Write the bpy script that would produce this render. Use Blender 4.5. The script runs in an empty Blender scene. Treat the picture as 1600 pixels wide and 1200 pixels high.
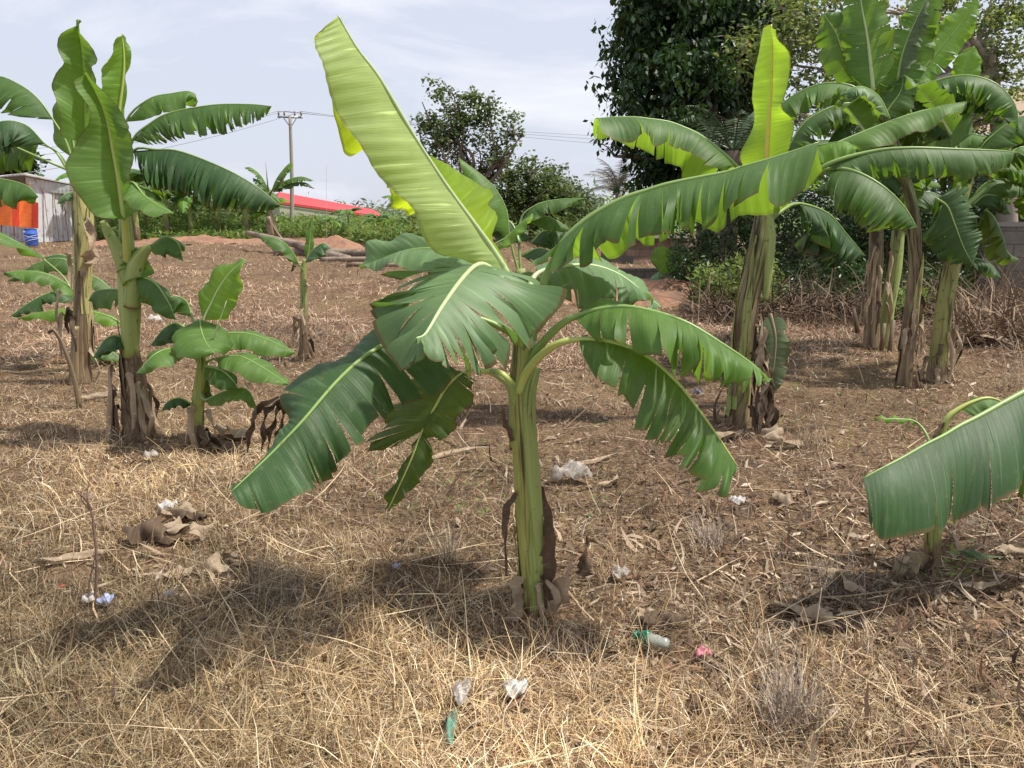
import bpy, math, random
import numpy as np
from mathutils import Vector
R = math.radians
random.seed(7); rng = np.random.default_rng(7)
C = bpy.context.scene.collection
scene = bpy.context.scene

# ------------------------------------------------------------------ camera
PITCH = R(11.7); FPX = 1208.0; CAMZ = 1.5
cam_d = bpy.data.cameras.new('camera'); cam = bpy.data.objects.new('camera', cam_d); C.objects.link(cam)
cam.location = (0, 0, CAMZ); cam.rotation_euler = (R(90) - PITCH, 0, 0)
cam_d.sensor_width = 36; cam_d.lens = 36 * FPX / 1600; cam_d.clip_end = 3000; cam_d.clip_start = .05
scene.camera = cam

def ray(px, py):
    a, b = (px - 800) / FPX, -(py - 600) / FPX
    return np.array([a, math.cos(PITCH) + b * math.sin(PITCH), -math.sin(PITCH) + b * math.cos(PITCH)])
def P(px, py, Y):
    """the point of the plane at distance Y that the photograph shows at (px, py)"""
    d = ray(px, py); return np.array([0, 0, CAMZ]) + d * (Y / d[1])

PROF = ([-10, 12, 20, 30, 38, 52, 80, 150, 400, 1500], [0, 0, .08, .3, .6, .85, 1.3, 2.2, 4.6, 6.0])
def hz(x, y):
    x = np.asarray(x, float); y = np.asarray(y, float)
    z = np.interp(y, PROF[0], PROF[1])
    f = np.clip(y / 8, .5, 2.0)
    z = z + f * (.018 * np.sin(2.1 * x + 1.3 * y) + .014 * np.sin(3.7 * x - 2.9 * y + 1) + .010 * np.sin(6.3 * x + 5.1 * y + 2)
             + .006 * np.sin(11 * x - 8 * y) + .006 * np.sin(9 * x + 13 * y + 4))
    return z
def GP(px, py):
    d = ray(px, py); t0, t1 = .5, 400.
    for t in np.geomspace(.8, 300, 900):
        p = np.array([0, 0, CAMZ]) + d * t
        if p[2] <= hz(p[0], p[1]): break
    return np.array([p[0], p[1], float(hz(p[0], p[1]))])

# ------------------------------------------------------------------ mesh building
class MB:
    def __init__(s): s.v = []; s.f = []; s.uv = []; s.n = 0
    def add(s, verts, faces, uvs=None):
        verts = np.asarray(verts, float); s.v.append(verts)
        s.f += [tuple(i + s.n for i in f) for f in faces]
        s.uv.append(np.asarray(uvs, float) if uvs is not None else np.zeros((len(verts), 2)))
        s.n += len(verts)
    def build(s, name, mat, parent=None, smooth=True, origin=None):
        v = np.concatenate(s.v); uv = np.concatenate(s.uv)
        if parent is not None: o0 = world_loc(parent)
        elif origin is not None: o0 = np.array(origin, float)
        else: o0 = np.array([(v[:, 0].min() + v[:, 0].max()) / 2, (v[:, 1].min() + v[:, 1].max()) / 2, v[:, 2].min()])
        me = bpy.data.meshes.new(name); me.from_pydata((v - o0).tolist(), [], s.f)
        ul = me.uv_layers.new(name='UVMap'); li = np.empty(len(me.loops), np.int32)
        me.loops.foreach_get('vertex_index', li); ul.data.foreach_set('uv', uv[li].ravel())
        me.polygons.foreach_set('use_smooth', [smooth] * len(me.polygons))
        me.materials.append(mat); me.update()
        o = bpy.data.objects.new(name, me); C.objects.link(o)
        if parent is not None: o.parent = parent
        else: o.location = o0
        return o
    # shapes
    def tube(s, pts, rad, n=8, sq=None, seed=0, rough=0):
        pts = np.asarray(pts, float); k = len(pts)
        rad = np.interp(np.linspace(0, 1, k), np.linspace(0, 1, len(rad)), rad) if hasattr(rad, '__len__') else np.full(k, rad)
        r_ = np.random.default_rng(seed); ph = r_.random(6) * 6.28
        T = np.gradient(pts, axis=0); T /= np.linalg.norm(T, axis=1)[:, None] + 1e-9
        ref = np.array([1., 0, 0]) if abs(T[0][0]) < .8 else np.array([0, 1., 0])
        A = np.cross(T[0], ref); A /= np.linalg.norm(A); V = []; U = []; L = 0
        for i in range(k):
            A = A - T[i] * A.dot(T[i]); A /= np.linalg.norm(A); B = np.cross(T[i], A)
            if i: L += np.linalg.norm(pts[i] - pts[i - 1])
            for j in range(n + 1):
                a = 2 * math.pi * j / n
                q = 1 + rough * (math.sin(2 * a + ph[0] + L * 2) + .6 * math.sin(3 * a + ph[1] - L * 3) + .5 * math.sin(5 * a + ph[2] + L * 5))
                V.append(pts[i] + (A * math.cos(a) + B * math.sin(a)) * rad[i] * q); U.append((j / n, L))
        F = [(i * (n + 1) + j, i * (n + 1) + j + 1, (i + 1) * (n + 1) + j + 1, (i + 1) * (n + 1) + j) for i in range(k - 1) for j in range(n)]
        F.append(tuple(reversed(range(n)))); F.append(tuple((k - 1) * (n + 1) + j for j in range(n)))
        s.add(V, F, U)
    def box(s, c, size, rz=0, rx=0):
        c = np.array(c, float); sx, sy, sz = [q / 2 for q in size]; ca, sa = math.cos(rz), math.sin(rz); V = []
        for dx in (-1, 1):
            for dy in (-1, 1):
                for dz in (-1, 1):
                    x, y, z = dx * sx, dy * sy, dz * sz
                    y, z = y * math.cos(rx) - z * math.sin(rx), y * math.sin(rx) + z * math.cos(rx)
                    V.append(c + np.array([x * ca - y * sa, x * sa + y * ca, z]))
        s.add(V, [(0, 1, 3, 2), (4, 6, 7, 5), (0, 4, 5, 1), (2, 3, 7, 6), (0, 2, 6, 4), (1, 5, 7, 3)], [(v[0], v[2]) for v in V])
    def grid(s, G, uvs=None):
        G = np.asarray(G, float); a, b = G.shape[:2]
        F = [(i * b + j, (i + 1) * b + j, (i + 1) * b + j + 1, i * b + j + 1) for i in range(a - 1) for j in range(b - 1)]
        if uvs is None: uvs = [(i / (a - 1), j / (b - 1)) for i in range(a) for j in range(b)]
        s.add(G.reshape(-1, 3), F, uvs)
    def ribbon(s, pts, w, side, cup=.15, wob=.1, seed=0, n=5, skip=.0):
        """a strip along pts, width profile w, across direction side"""
        r_ = np.random.default_rng(seed); pts = cr(np.asarray(pts, float), np.linspace(0, 1, 16)); k = len(pts)
        T = np.gradient(pts, axis=0); T /= np.linalg.norm(T, axis=1)[:, None] + 1e-9
        side = np.asarray(side, float); G = np.zeros((k, n, 3)); ww = np.interp(np.linspace(0, 1, k), np.linspace(0, 1, len(w)), w)
        ph = r_.random(3) * 6
        for i in range(k):
            S = side - T[i] * side.dot(T[i]); S /= np.linalg.norm(S) + 1e-9; Nn = np.cross(T[i], S)
            a = wob * 4 * math.sin(i * .5 + ph[0]); S2 = S * math.cos(a) + Nn * math.sin(a); N2 = np.cross(T[i], S2)
            for j in range(n):
                q = (j / (n - 1) - .5) * 2
                G[i, j] = pts[i] + S2 * q * ww[i] * (1 + .25 * math.sin(i * 1.7 + ph[1] + q * 2)) + N2 * ww[i] * (cup * q * q + wob * math.sin(i * .9 + 3 * q + ph[2]))
        s.grid(G, [(i / 15 * .5, j / (n - 1)) for i in range(k) for j in range(n)])

def world_loc(o):
    l = np.zeros(3)
    while o is not None: l = l + np.array(o.location); o = o.parent
    return l
def cr(Pt, u):
    Pt = np.asarray(Pt, float); n = len(Pt)
    if n == 2: return Pt[0] + (Pt[1] - Pt[0]) * np.asarray(u)[:, None]
    Q = np.vstack([2 * Pt[0] - Pt[1], Pt, 2 * Pt[-1] - Pt[-2]])
    x = np.clip(np.asarray(u, float), 0, 1) * (n - 1); i = np.minimum(x.astype(int), n - 2); t = (x - i)[:, None]
    a, b, c, d = Q[i], Q[i + 1], Q[i + 2], Q[i + 3]
    return .5 * (2 * b + (c - a) * t + (2 * a - 5 * b + 4 * c - d) * t * t + (3 * b - a - 3 * c + d) * t ** 3)

def tag(o, label=None, cat=None, group=None, kind=None):
    if label: o['label'] = label
    if cat: o['category'] = cat
    if group: o['group'] = group
    if kind: o['kind'] = kind
    return o
def empty(name, loc, label=None, cat=None, group=None):
    o = bpy.data.objects.new(name, None); C.objects.link(o); o.location = tuple(loc); o.empty_display_size = .1
    return tag(o, label, cat, group)
def copy_tree(o, parent=None):
    c = o.copy(); C.objects.link(c); c.parent = parent
    for ch in list(o.children): copy_tree(ch, c)
    return c
def mesh_np(name, V, F4, mat, col=None, uv=None, origin=(0, 0, 0), parent=None, smooth=False):
    """fast mesh of quads (F4: n x 4) or triangles"""
    V = np.asarray(V, np.float32); F4 = np.asarray(F4, np.int32); k = F4.shape[1]; me = bpy.data.meshes.new(name)
    V = V - np.array(origin, np.float32)
    me.vertices.add(len(V)); me.vertices.foreach_set('co', V.ravel())
    me.loops.add(F4.size); me.loops.foreach_set('vertex_index', F4.ravel())
    me.polygons.add(len(F4)); me.polygons.foreach_set('loop_start', np.arange(0, F4.size, k, dtype=np.int32))
    if smooth: me.polygons.foreach_set('use_smooth', np.ones(len(F4), bool))
    me.update(calc_edges=True)
    if col is not None:
        at = me.color_attributes.new('tint', 'FLOAT_COLOR', 'POINT')
        c4 = np.ones((len(V), 4), np.float32); c4[:, :3] = col; at.data.foreach_set('color', c4.ravel())
    me.materials.append(mat); o = bpy.data.objects.new(name, me); C.objects.link(o); o.location = tuple(origin)
    if parent is not None: o.parent = parent; o.location = tuple(np.array(origin) - world_loc(parent))
    return o

# ------------------------------------------------------------------ materials
class NT:
    def __init__(s, name):
        s.m = bpy.data.materials.new(name); s.m.use_nodes = True; s.t = s.m.node_tree; s.t.nodes.clear()
        s.out = s.t.nodes.new('ShaderNodeOutputMaterial')
    def n(s, kind, props=None, **ins):
        nd = s.t.nodes.new('ShaderNode' + kind)
        for k, v in (props or {}).items(): setattr(nd, k, v)
        for k, v in ins.items(): s.set(nd, k, v)
        return nd
    def set(s, nd, k, v):
        k = k.replace('_', ' ')
        i = nd.inputs[int(k[1:])] if k[0] == 'i' and k[1:].isdigit() else nd.inputs[k]
        if isinstance(v, bpy.types.NodeSocket): s.t.links.new(v, i)
        elif isinstance(v, bpy.types.Node): s.t.links.new(v.outputs[0], i)
        else: i.default_value = v
    def math(s, op, a, b=0., c=None):
        nd = s.n('Math', {'operation': op}, i0=a, i1=b)
        if c is not None: s.set(nd, 'i2', c)
        return nd.outputs[0]
    def mix(s, f, a, b, mode='MIX'):
        nd = s.n('Mix', {'data_type': 'RGBA', 'blend_type': mode}); s.set(nd, 'i0', f); s.set(nd, 'i6', a); s.set(nd, 'i7', b)
        return nd.outputs[2]
    def noise(s, vec, scale, detail=3., rough=.55, dist=0.):
        nd = s.n('TexNoise', None, Scale=scale, Detail=detail, Roughness=rough, Distortion=dist)
        if vec is not None: s.set(nd, 'Vector', vec)
        return nd.outputs[0]
    def ramp(s, f, stops):
        nd = s.n('ValToRGB'); e = nd.color_ramp.elements
        while len(e) < len(stops): e.new(.5)
        for q, (p, c) in zip(e, stops): q.position = p; q.color = c if len(c) == 4 else (*c, 1)
        s.set(nd, 'Fac', f); return nd.outputs[0]
    def mapping(s, vec, scale=(1, 1, 1), loc=(0, 0, 0)):
        return s.n('Mapping', None, Vector=vec, Scale=scale, Location=loc).outputs[0]
    def rng(s, f, a, b, c=0., d=1.):
        return s.n('MapRange', None, Value=f, i1=a, i2=b, i3=c, i4=d).outputs[0]
    def bump(s, h, st=.3, dist=.01):
        return s.n('Bump', None, Height=h, Strength=st, Distance=dist).outputs[0]
    def pbr(s, col, rough=.6, normal=None, spec=.5, metal=0., **kw):
        nd = s.n('BsdfPrincipled', None, Base_Color=col, Roughness=rough, Metallic=metal); s.set(nd, 'Specular IOR Level', spec)
        if normal is not None: s.set(nd, 'Normal', normal)
        for k, v in kw.items(): s.set(nd, k, v)
        return nd.outputs[0]
    def done(s, sh): s.t.links.new(sh, s.out.inputs[0]); return s.m
def c4(c, k=1.): return (c[0] * k, c[1] * k, c[2] * k, 1)

def leaf_mat(name, base, trans, tf=.4, rough=.42, vein=.5, edge=.6, streak=1.):
    t = NT(name); uv = t.n('UVMap').outputs[0]; ob = t.n('TexCoord').outputs['Object']
    sep = t.n('SeparateXYZ', None, Vector=uv)
    fine = t.noise(t.mapping(uv, (260, 1.2, 1)), 1, 2)
    mid = t.noise(t.mapping(uv, (55, .8, 1)), 1, 2)
    wide = t.noise(t.mapping(uv, (14, .5, 1)), 1, 2)
    blot = t.noise(ob, 5, 3)
    f = t.math('ADD', t.math('MULTIPLY', fine, .35 * streak), t.math('ADD', t.math('MULTIPLY', mid, .45 * streak), t.math('ADD', t.math('MULTIPLY', wide, .35), t.math('MULTIPLY', blot, .6))))
    f = t.rng(f, .45 + .2 * streak, .8 + .55 * streak)
    col = t.mix(f, c4(base, .62), c4(base, 1.45))
    lines = t.rng(mid, .63, .70)
    pale = tuple(min(1, q * 1.7 + .05) for q in base)
    col = t.mix(t.math('MULTIPLY', lines, vein), col, c4(pale))
    # worn brown edge and yellowing spots
    en = t.math('ADD', sep.outputs[1], t.math('MULTIPLY', t.noise(ob, 30, 2), .06))
    ef = t.math('MULTIPLY', t.rng(t.math('ADD', en, t.math('MULTIPLY', t.noise(ob, 9, 2), .10)), 1.03, 1.055), edge)
    col = t.mix(ef, col, (.16, .10, .035, 1))
    du = t.rng(t.noise(t.mapping(uv, (30, 3, 1)), 1, 4, .7), .55, .8); col = t.mix(t.math('MULTIPLY', du, .32), col, (.30, .32, .20, 1))
    sp = t.rng(t.noise(ob, 38, 2), .68, .74); col = t.mix(t.math('MULTIPLY', sp, .5 * edge), col, (.22, .17, .05, 1))
    bmp = t.bump(t.math('ADD', t.math('MULTIPLY', mid, .35), t.math('MULTIPLY', fine, .65)), .6, .003)
    rr = t.math('ADD', rough + .04, t.math('MULTIPLY', fine, .22))
    a = t.pbr(col, rr, bmp, .42)
    tc = t.mix(f, c4(trans, .75), c4(trans, 1.15)); tc = t.mix(t.math('MULTIPLY', lines, .3), tc, c4(trans, 1.4)); tc = t.mix(ef, tc, (.1, .06, .02, 1))
    b = t.n('BsdfTranslucent', None, Color=tc, Normal=bmp).outputs[0]
    mx = t.n('MixShader', None, i0=tf, i1=a, i2=b)
    return t.done(mx.outputs[0])
LEAF = {
 'dark':  leaf_mat('leaf_dark',  (.072, .148, .034), (.28, .50, .03), .32, .40),
 'deep':  leaf_mat('leaf_deep',  (.044, .102, .028), (.13, .28, .02), .22, .40, .35),
 'mid':   leaf_mat('leaf_mid',   (.108, .208, .044), (.32, .55, .05), .36, .40),
 'fan':   leaf_mat('leaf_fan',   (.145, .245, .100), (.25, .45, .06), .28, .36, .5, .8),
 'young': leaf_mat('leaf_young_backlit', (.150, .300, .045), (.38, .62, .04), .46, .40, .5, .3),  # young leaves, and far halves whose colour carries light from behind
 'pale':  leaf_mat('leaf_pale',  (.40, .52, .19), (.62, .80, .16), .42, .42, .85, .3, 1.0),
 'glow':  leaf_mat('leaf_glow',  (.230, .400, .040), (.75, .90, .03), .60, .45, .4, .5),
 'glowg': leaf_mat('leaf_glow_green',  (.18, .36, .035), (.46, .70, .04), .54, .45, .4, .5),
 'olive': leaf_mat('leaf_olive', (.070, .120, .025), (.22, .33, .02), .35, .5, .4, 1),
 'dry':   leaf_mat('leaf_dry',   (.46, .35, .24), (.40, .28, .15), .2, .8, .6, .3),
 'drydark': leaf_mat('leaf_dry_dark', (.130, .085, .055), (.10, .06, .03), .10, .8, .6, .3),
 'wilt':  leaf_mat('leaf_wilt',  (.130, .180, .085), (.2, .28, .08), .25, .6, .6, 1),
}
def rib_mat(name, a, b):
    t = NT(name); ob = t.n('TexCoord').outputs['Object']; uv = t.n('UVMap').outputs[0]
    f = t.noise(t.mapping(uv, (9, 3, 1)), 1, 2); col = t.mix(f, c4(a), c4(b))
    s = t.rng(t.noise(ob, 25, 3), .64, .72); col = t.mix(t.math('MULTIPLY', s, .5), col, (.10, .05, .02, 1))
    return t.done(t.pbr(col, .38, None, .5))
RIB = {'g': rib_mat('midrib_green', (.16, .27, .07), (.30, .42, .12)), 'y': rib_mat('midrib_yellow', (.38, .45, .10), (.52, .55, .17)),
       'p': rib_mat('midrib_pale', (.38, .48, .22), (.50, .60, .30)), 'o': rib_mat('midrib_golden', (.62, .50, .08), (.70, .60, .12)), 'd': rib_mat('midrib_dry', (.26, .18, .10), (.40, .30, .18))}
def stem_mat(name, green, purple=.5, dryh=.3, dry=(.29, .20, .125)):
    t = NT(name); uv = t.n('UVMap').outputs[0]; sep = t.n('SeparateXYZ', None, Vector=uv); v = sep.outputs[1]; ob = t.n('TexCoord').outputs['Object']
    st = t.noise(t.mapping(uv, (26, 1.1, 1)), 1, 4, .6); big = t.noise(t.mapping(uv, (4, 2.2, 1)), 1, 3)
    col = t.mix(st, c4(green, .6), c4(green, 1.5))
    pu = t.rng(t.math('ADD', t.math('MULTIPLY', st, .6), t.math('MULTIPLY', big, .6)), .72 - .15 * purple, .84 - .15 * purple)
    col = t.mix(t.math('MULTIPLY', pu, .9), col, (.035, .018, .010, 1))
    dr = t.rng(t.math('ADD', v, t.math('MULTIPLY', t.math('SUBTRACT', big, .5), dryh * 2.2)), dryh, dryh * 1.25, 1, 0)
    dcol = t.ramp(st, [(.30, c4(dry, .12)), (.43, c4(dry, .6)), (.52, c4(dry, .85)), (.58, (.22, .21, .08, 1)), (.66, c4(dry, 1.3)), (.75, c4(dry, 1.9))])
    dcol = t.mix(t.rng(big, .5, .62), dcol, (dry[0] * .35, dry[1] * .28, dry[2] * .25, 1))
    col = t.mix(dr, col, dcol)
    pt = t.rng(t.noise(ob, 22, 3), .63, .70); col = t.mix(t.math('MULTIPLY', pt, .6), col, (.05, .03, .015, 1))
    return t.done(t.pbr(col, .5, t.bump(st, .7, .012), .45))
STEM = {'fresh': stem_mat('stem_fresh', (.34, .36, .10), .95, .14, (.30, .2, .11)), 'tall': stem_mat('stem_green', (.27, .30, .10), .5, .5),
        'brown': stem_mat('stem_brown', (.22, .25, .08), 1.3, 1.2), 'yellow': stem_mat('stem_yellow', (.44, .41, .16), .8, .5),
        'clean': stem_mat('stem_clean', (.30, .36, .11), .45, .01), 'mixed': stem_mat('stem_mixed', (.30, .31, .10), .85, .24, (.32, .22, .13)),
        'lush': stem_mat('stem_lush', (.20, .32, .08), .1, .55), 'dead': stem_mat('stem_dead', (.28, .2, .12), 1, 9, (.27, .185, .12))}
def simple(name, col, rough=.7, var=.25, scale=8, bump=.3, metal=0., spec=.4, stretch=(1, 1, 1), second=None, **kw):
    t = NT(name); ob = t.mapping(t.n('TexCoord').outputs['Object'], stretch); f = t.noise(ob, scale, 5, .6)
    c = t.mix(f, c4(col, 1 - var), c4(col, 1 + var))
    if second: c = t.mix(t.rng(t.noise(ob, scale * .4, 5, .65), .5, .6), c, c4(second))
    return t.done(t.pbr(c, rough, t.bump(f, bump, .02), spec, metal, **kw))
def foliage_mat(name, base, trans, tf=.3, rough=.5):
    t = NT(name); at = t.n('Attribute', {'attribute_name': 'tint'}).outputs[0]
    col = t.mix(1., c4(base), at, 'MULTIPLY'); tc = t.mix(1., c4(trans), at, 'MULTIPLY')
    mx = t.n('MixShader', None, i0=tf, i1=t.pbr(col, rough, None, .4), i2=t.n('BsdfTranslucent', None, Color=tc).outputs[0])
    return t.done(mx.outputs[0])
# ------------------------------------------------------------------ banana leaves
def half_blade(mb, M, E, seed=0, bulge=.12, tears=(), gap=.12, v0=.15, lift=.06, ripple=.02, nf=3., nv=9, u_len=None, corner=.035, per=9, sgn=None, edge_wob=.02):
    """one half of a leaf between the midrib stations M and the edge stations E; torn into segments at tears (0..1)"""
    r_ = np.random.default_rng(seed); M = np.asarray(M, float); E = np.asarray(E, float)
    dm = np.linalg.norm(np.diff(M, axis=0), axis=1).sum()
    tears = list(tears)
    if len(tears) > 2:
        c0 = [0.] + sorted(tears) + [1.]
        for a, b in zip(c0[:-1], c0[1:]):
            if r_.random() < .62: tears.append(a + (b - a) * (.2 + .6 * r_.random()))
            if r_.random() < .22: tears.append(a + (b - a) * (.1 + .8 * r_.random()))
    cuts = [0.] + sorted(tears) + [1.]
    for a, b in zip(cuts[:-1], cuts[1:]):
        if b - a < 1e-3: continue
        k = max(4, int(per * (b - a) * len(M)) + 2); s = np.linspace(0, 1, k); v = np.linspace(0, 1, nv)
        u = a + (b - a) * s; g = gap * (.12 + 2.1 * r_.random() ** 2.6) if len(cuts) > 2 else 0
        va = v0 * (.3 + 1.4 * r_.random()); lf = (r_.random() - .4) * 2 * lift; sh = (r_.random() - .5) * .25 * gap; leng = 1 - r_.random() ** 2 * .12
        tw = (r_.random() - .5) * 2.6 * lift
        slope = r_.normal(0, .10) if len(cuts) > 2 else 0
        if len(cuts) == 2: lf = sh = tw = 0; leng = 1
        ph = r_.random() * 6.28
        m = cr(M, u); G = np.zeros((k, nv, 3)); uc = (a + b) / 2
        dM = cr(M, np.clip(u + .01, 0, 1)) - cr(M, np.clip(u - .01, 0, 1))
        U = np.zeros((k, nv, 2))
        for j, vv in enumerate(v):
            q = np.clip((vv - va) / (1 - va + 1e-6), 0, 1); qp = q; q = q * q * (3 - 2 * q) if va > 0 else q
            ue = u + (uc - u) * g * qp + sh * qp
            e = cr(E, ue); w = e - m; wl = np.linalg.norm(w, axis=1)[:, None] + 1e-6
            N = np.cross(dM, w); N /= np.linalg.norm(N, axis=1)[:, None] + 1e-9
            if sgn is None: sg = np.sign(N @ np.array([0, -.6, 1.]))[:, None]; sg = np.where(np.median(sg) >= 0, 1., -1.)
            else: sg = sgn * (1. if np.median(N @ np.array([0, -1., 0])) >= 0 else -1.)
            N = N * sg
            ln = leng * (1 - .012 * np.abs(2 * s - 1) ** 8 * (len(cuts) > 2)) * (1 + edge_wob * np.sin(u * 47 + ph) * vv)
            ln = ln * (1 + slope * (s - .5) * vv); pos = m + w * (vv * ln)[:, None] + N * wl * bulge * 4 * vv * (1 - vv)
            pos = pos + N * wl * ((lf + tw * (2 * s - 1)) * q * q)[:, None] + N * (ripple * vv * vv * np.sin(6.283 * nf * u + ph * (len(cuts) == 2)))[:, None]
            pos = pos + N * (.0016 * np.sin(6.283 * u * dm / .037 + 1.3 + 3 * np.sin(u * 9)) * min(1, vv * 2) * (wl[:, 0] > .03))[:, None]
            G[:, j] = pos; U[:, j, 0] = u * dm * .5 + .5 * ue * dm; U[:, j, 1] = vv
        mb.grid(G, U.reshape(-1, 2))
def rtears(n, seed, lo=.04, hi=.96):
    r_ = np.random.default_rng(seed + 999); t = np.linspace(lo, hi, n) if n else np.array([])
    return list(np.clip(t + (r_.random(n) - .5) * .7 * (hi - lo) / max(n, 1), .01, .99))
def px3(pts, X=None):
    X = X or (0, 0, 1)
    return np.array([P(X[0] + p[0] * X[2], X[1] + p[1] * X[2], p[2]) for p in pts])
def finish(mb, parent, mat, rib, ribm, r0, label=None, r1=.15, side=None):
    o = mb.build('leaf', LEAF[mat], parent)
    if label: o['label'] = label
    m2 = MB(); k = max(8, len(rib) * 4); m2.tube(cr(rib, np.linspace(0, 1, k)), [r0, r0 * .75, r0 * .5, r0 * .32, r0 * r1], 7); m2.build('midrib', RIB[ribm], o)
    return o
def leaf_pairs(parent, mat, pieces, rib, X=None, ribm='g', r0=.012, label=None):
    """pieces: dicts with pairs [(mx,my,mY, ex,ey,eY)...] and half_blade options; rib: midrib (and petiole) points"""
    mb = MB()
    for i, pc in enumerate(pieces):
        pc = dict(pc); XX = pc.pop('X', X); pr = pc.pop('pairs'); M = px3([p[:3] for p in pr], XX); E = px3([p[3:6] for p in pr], XX)
        if 'n' in pc: pc['tears'] = rtears(pc.pop('n'), pc.get('seed', 0))
        half_blade(mb, M, E, **pc)
    return finish(mb, parent, mat, px3(rib, X), ribm, r0, label)
def width_prof(t, tip=.34):
    t = np.asarray(t); return np.minimum(1, (t / .13 + 1e-6)) ** .6 * np.minimum(1, ((1 - t) / tip + 1e-6)) ** .62 * (1 - .10 * np.abs(t - .4))
def leaf_world(parent, mat, mid, W, an, af, n=(4, 4), pet=None, seed=0, ribm='g', r0=.012, H=None, gap=.16, v0=.12, lift=.10, bulge=.14, ripple=.015, nf=3., skew=.25, label=None, tip=.34, per=9, nv=8, W2=None, refp=None, twist=0):
    mid = np.asarray(mid, float); k = max(9, len(mid) * 3); u = np.linspace(0, 1, k); M = cr(mid, u); mb = MB()
    T = np.gradient(M, axis=0); T /= np.linalg.norm(T, axis=1)[:, None]; w = width_prof(u, tip)
    ref = np.array([0, 0, CAMZ]) if refp is None else np.array(refp)
    for sidx, ang in enumerate((an, af)):
        Wd = W if (sidx == 0 or W2 is None) else W2; E = []
        for i in range(k):
            if H is not None: h = np.array(H, float); h -= T[i] * h.dot(T[i])
            else: h = np.cross(T[i], [0, 0, 1.])
            if np.linalg.norm(h) < .05: h = np.array([1., 0, 0])
            h /= np.linalg.norm(h)
            if i == 0: s0 = 1 if (H is not None or h.dot(ref - M[k // 2]) > 0) else -1
            h = h * s0 * (1 if sidx == 0 else -1); up = np.cross(h, T[i]);
            if up[2] < 0: up = -up
            if H is not None: up = np.cross(T[i], np.array(H, float)); up /= np.linalg.norm(up) + 1e-9; up = up if up[1] < 0 else -up
            a = R(ang + twist * (u[i] - .5) * (1 if sidx == 0 else -1)); d = h * math.cos(a) - up * math.sin(a)
            E.append(M[i] + d * Wd * w[i] + T[i] * skew * Wd * w[i] * (1 - u[i] * .8))
        half_blade(mb, M, E, seed=seed * 2 + sidx, bulge=bulge, tears=rtears(n[sidx], seed * 2 + sidx), gap=gap, v0=v0, lift=lift, ripple=ripple, nf=nf, per=max(3, per // 3), nv=nv)
    rib = mid if pet is None else np.vstack([pet, mid])
    return finish(mb, parent, mat, rib, ribm, r0, label)
def leaf_auto(parent, mat, pts, W, an, af, X=None, pet=None, **kw):
    return leaf_world(parent, mat, px3(pts, X), W, an, af, pet=None if pet is None else px3(pet, X), **kw)
def stem(parent, mat, pts, rad, X=None, name='pseudostem', n=16, seed=0, rough=.05):
    pts = px3(pts, X) if X is not None or True else pts
    m = MB(); m.tube(cr(pts, np.linspace(0, 1, 24)), rad, n, seed=seed, rough=rough); return m.build(name, STEM[mat], parent)
def sheaths(parent, mats, pts, rad, n, seed, t0=0., t1=1., fac=1.06, hw=1.0):
    """overlapping leaf sheaths: shells that wrap part of the stem and run to a point"""
    r_ = np.random.default_rng(seed); k = 30; path = cr(px3(pts), np.linspace(0, 1, 60)); R_ = np.interp(np.linspace(0, 1, 60), np.linspace(0, 1, len(rad)), rad)
    for i in range(n):
        a = t0 + (t1 - t0) * r_.random() * .45; b = min(1., a + (t1 - t0) * (.35 + .5 * r_.random())); ac = r_.random() * 6.28 if i else -1.4; tw = r_.normal(0, .5); G = np.zeros((k, 9, 3))
        for q in range(k):
            f = q / (k - 1); ii = a + (b - a) * f; x = ii * 59; j0 = min(58, int(x)); c_ = path[j0] * (1 - x + j0) + path[j0 + 1] * (x - j0); rr = np.interp(x, range(60), R_) * (fac + .02 * i + .10 * f * f)
            T = path[j0 + 1] - path[j0]; T /= np.linalg.norm(T); A_ = np.cross(T, [0, 1., 0]); A_ /= np.linalg.norm(A_); B_ = np.cross(T, A_); w_ = hw * (1.3 - 1.15 * f ** 1.5) * (1 + .06 * math.sin(q * .9 + i))
            for j in range(9):
                an = ac + tw * f + w_ * (j / 4 - 1); lipr = rr * (1 + .10 * abs(j / 4 - 1) ** 4); G[q, j] = c_ + (A_ * math.cos(an) + B_ * math.sin(an)) * lipr
        m = MB(); m.grid(G, [((j / 8) * .5 + i * .3, (a + (b - a) * q / (k - 1)) * np.linalg.norm(path[-1] - path[0])) for q in range(k) for j in range(9)]); m.build('leaf_sheath', STEM[mats[i % len(mats)]], parent)
def to_ground(p): q = np.array(p, float); q[2] = hz(q[0], q[1]); return q
def dry_bits(parent, base, h, r, n, seed, mat='dry', L=.35, flare=.1, w=1.):
    """dead sheaths that peel and hang from the stem; each its own strip"""
    r_ = np.random.default_rng(seed); base = np.asarray(base, float)
    for i in range(n):
        a = r_.random() * 6.28; d = np.array([math.cos(a), math.sin(a), 0]); z = h * (.15 + .85 * r_.random()); l = L * (.5 + r_.random())
        p0 = base + d * r * .95 + [0, 0, z]; p1 = p0 + d * flare * (.3 + r_.random() * .5) + [0, 0, .02]; p2 = p0 + d * flare * (.8 + r_.random()) - [0, 0, l * .5]; p3 = p0 + d * flare * (.5 + r_.random()) - [0, 0, min(l, z)]
        m = MB(); m.ribbon([p0, p1, p2, p3], [.014 * w, .024 * w, .022 * w, .006 * w], np.cross(d, [0, 0, 1]), .6, .18, seed * 50 + i)
        m.build('dead_leaf_sheath', LEAF['dry' if r_.random() < .6 else 'drydark'] if mat == 'mix' else LEAF[mat], parent)
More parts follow.
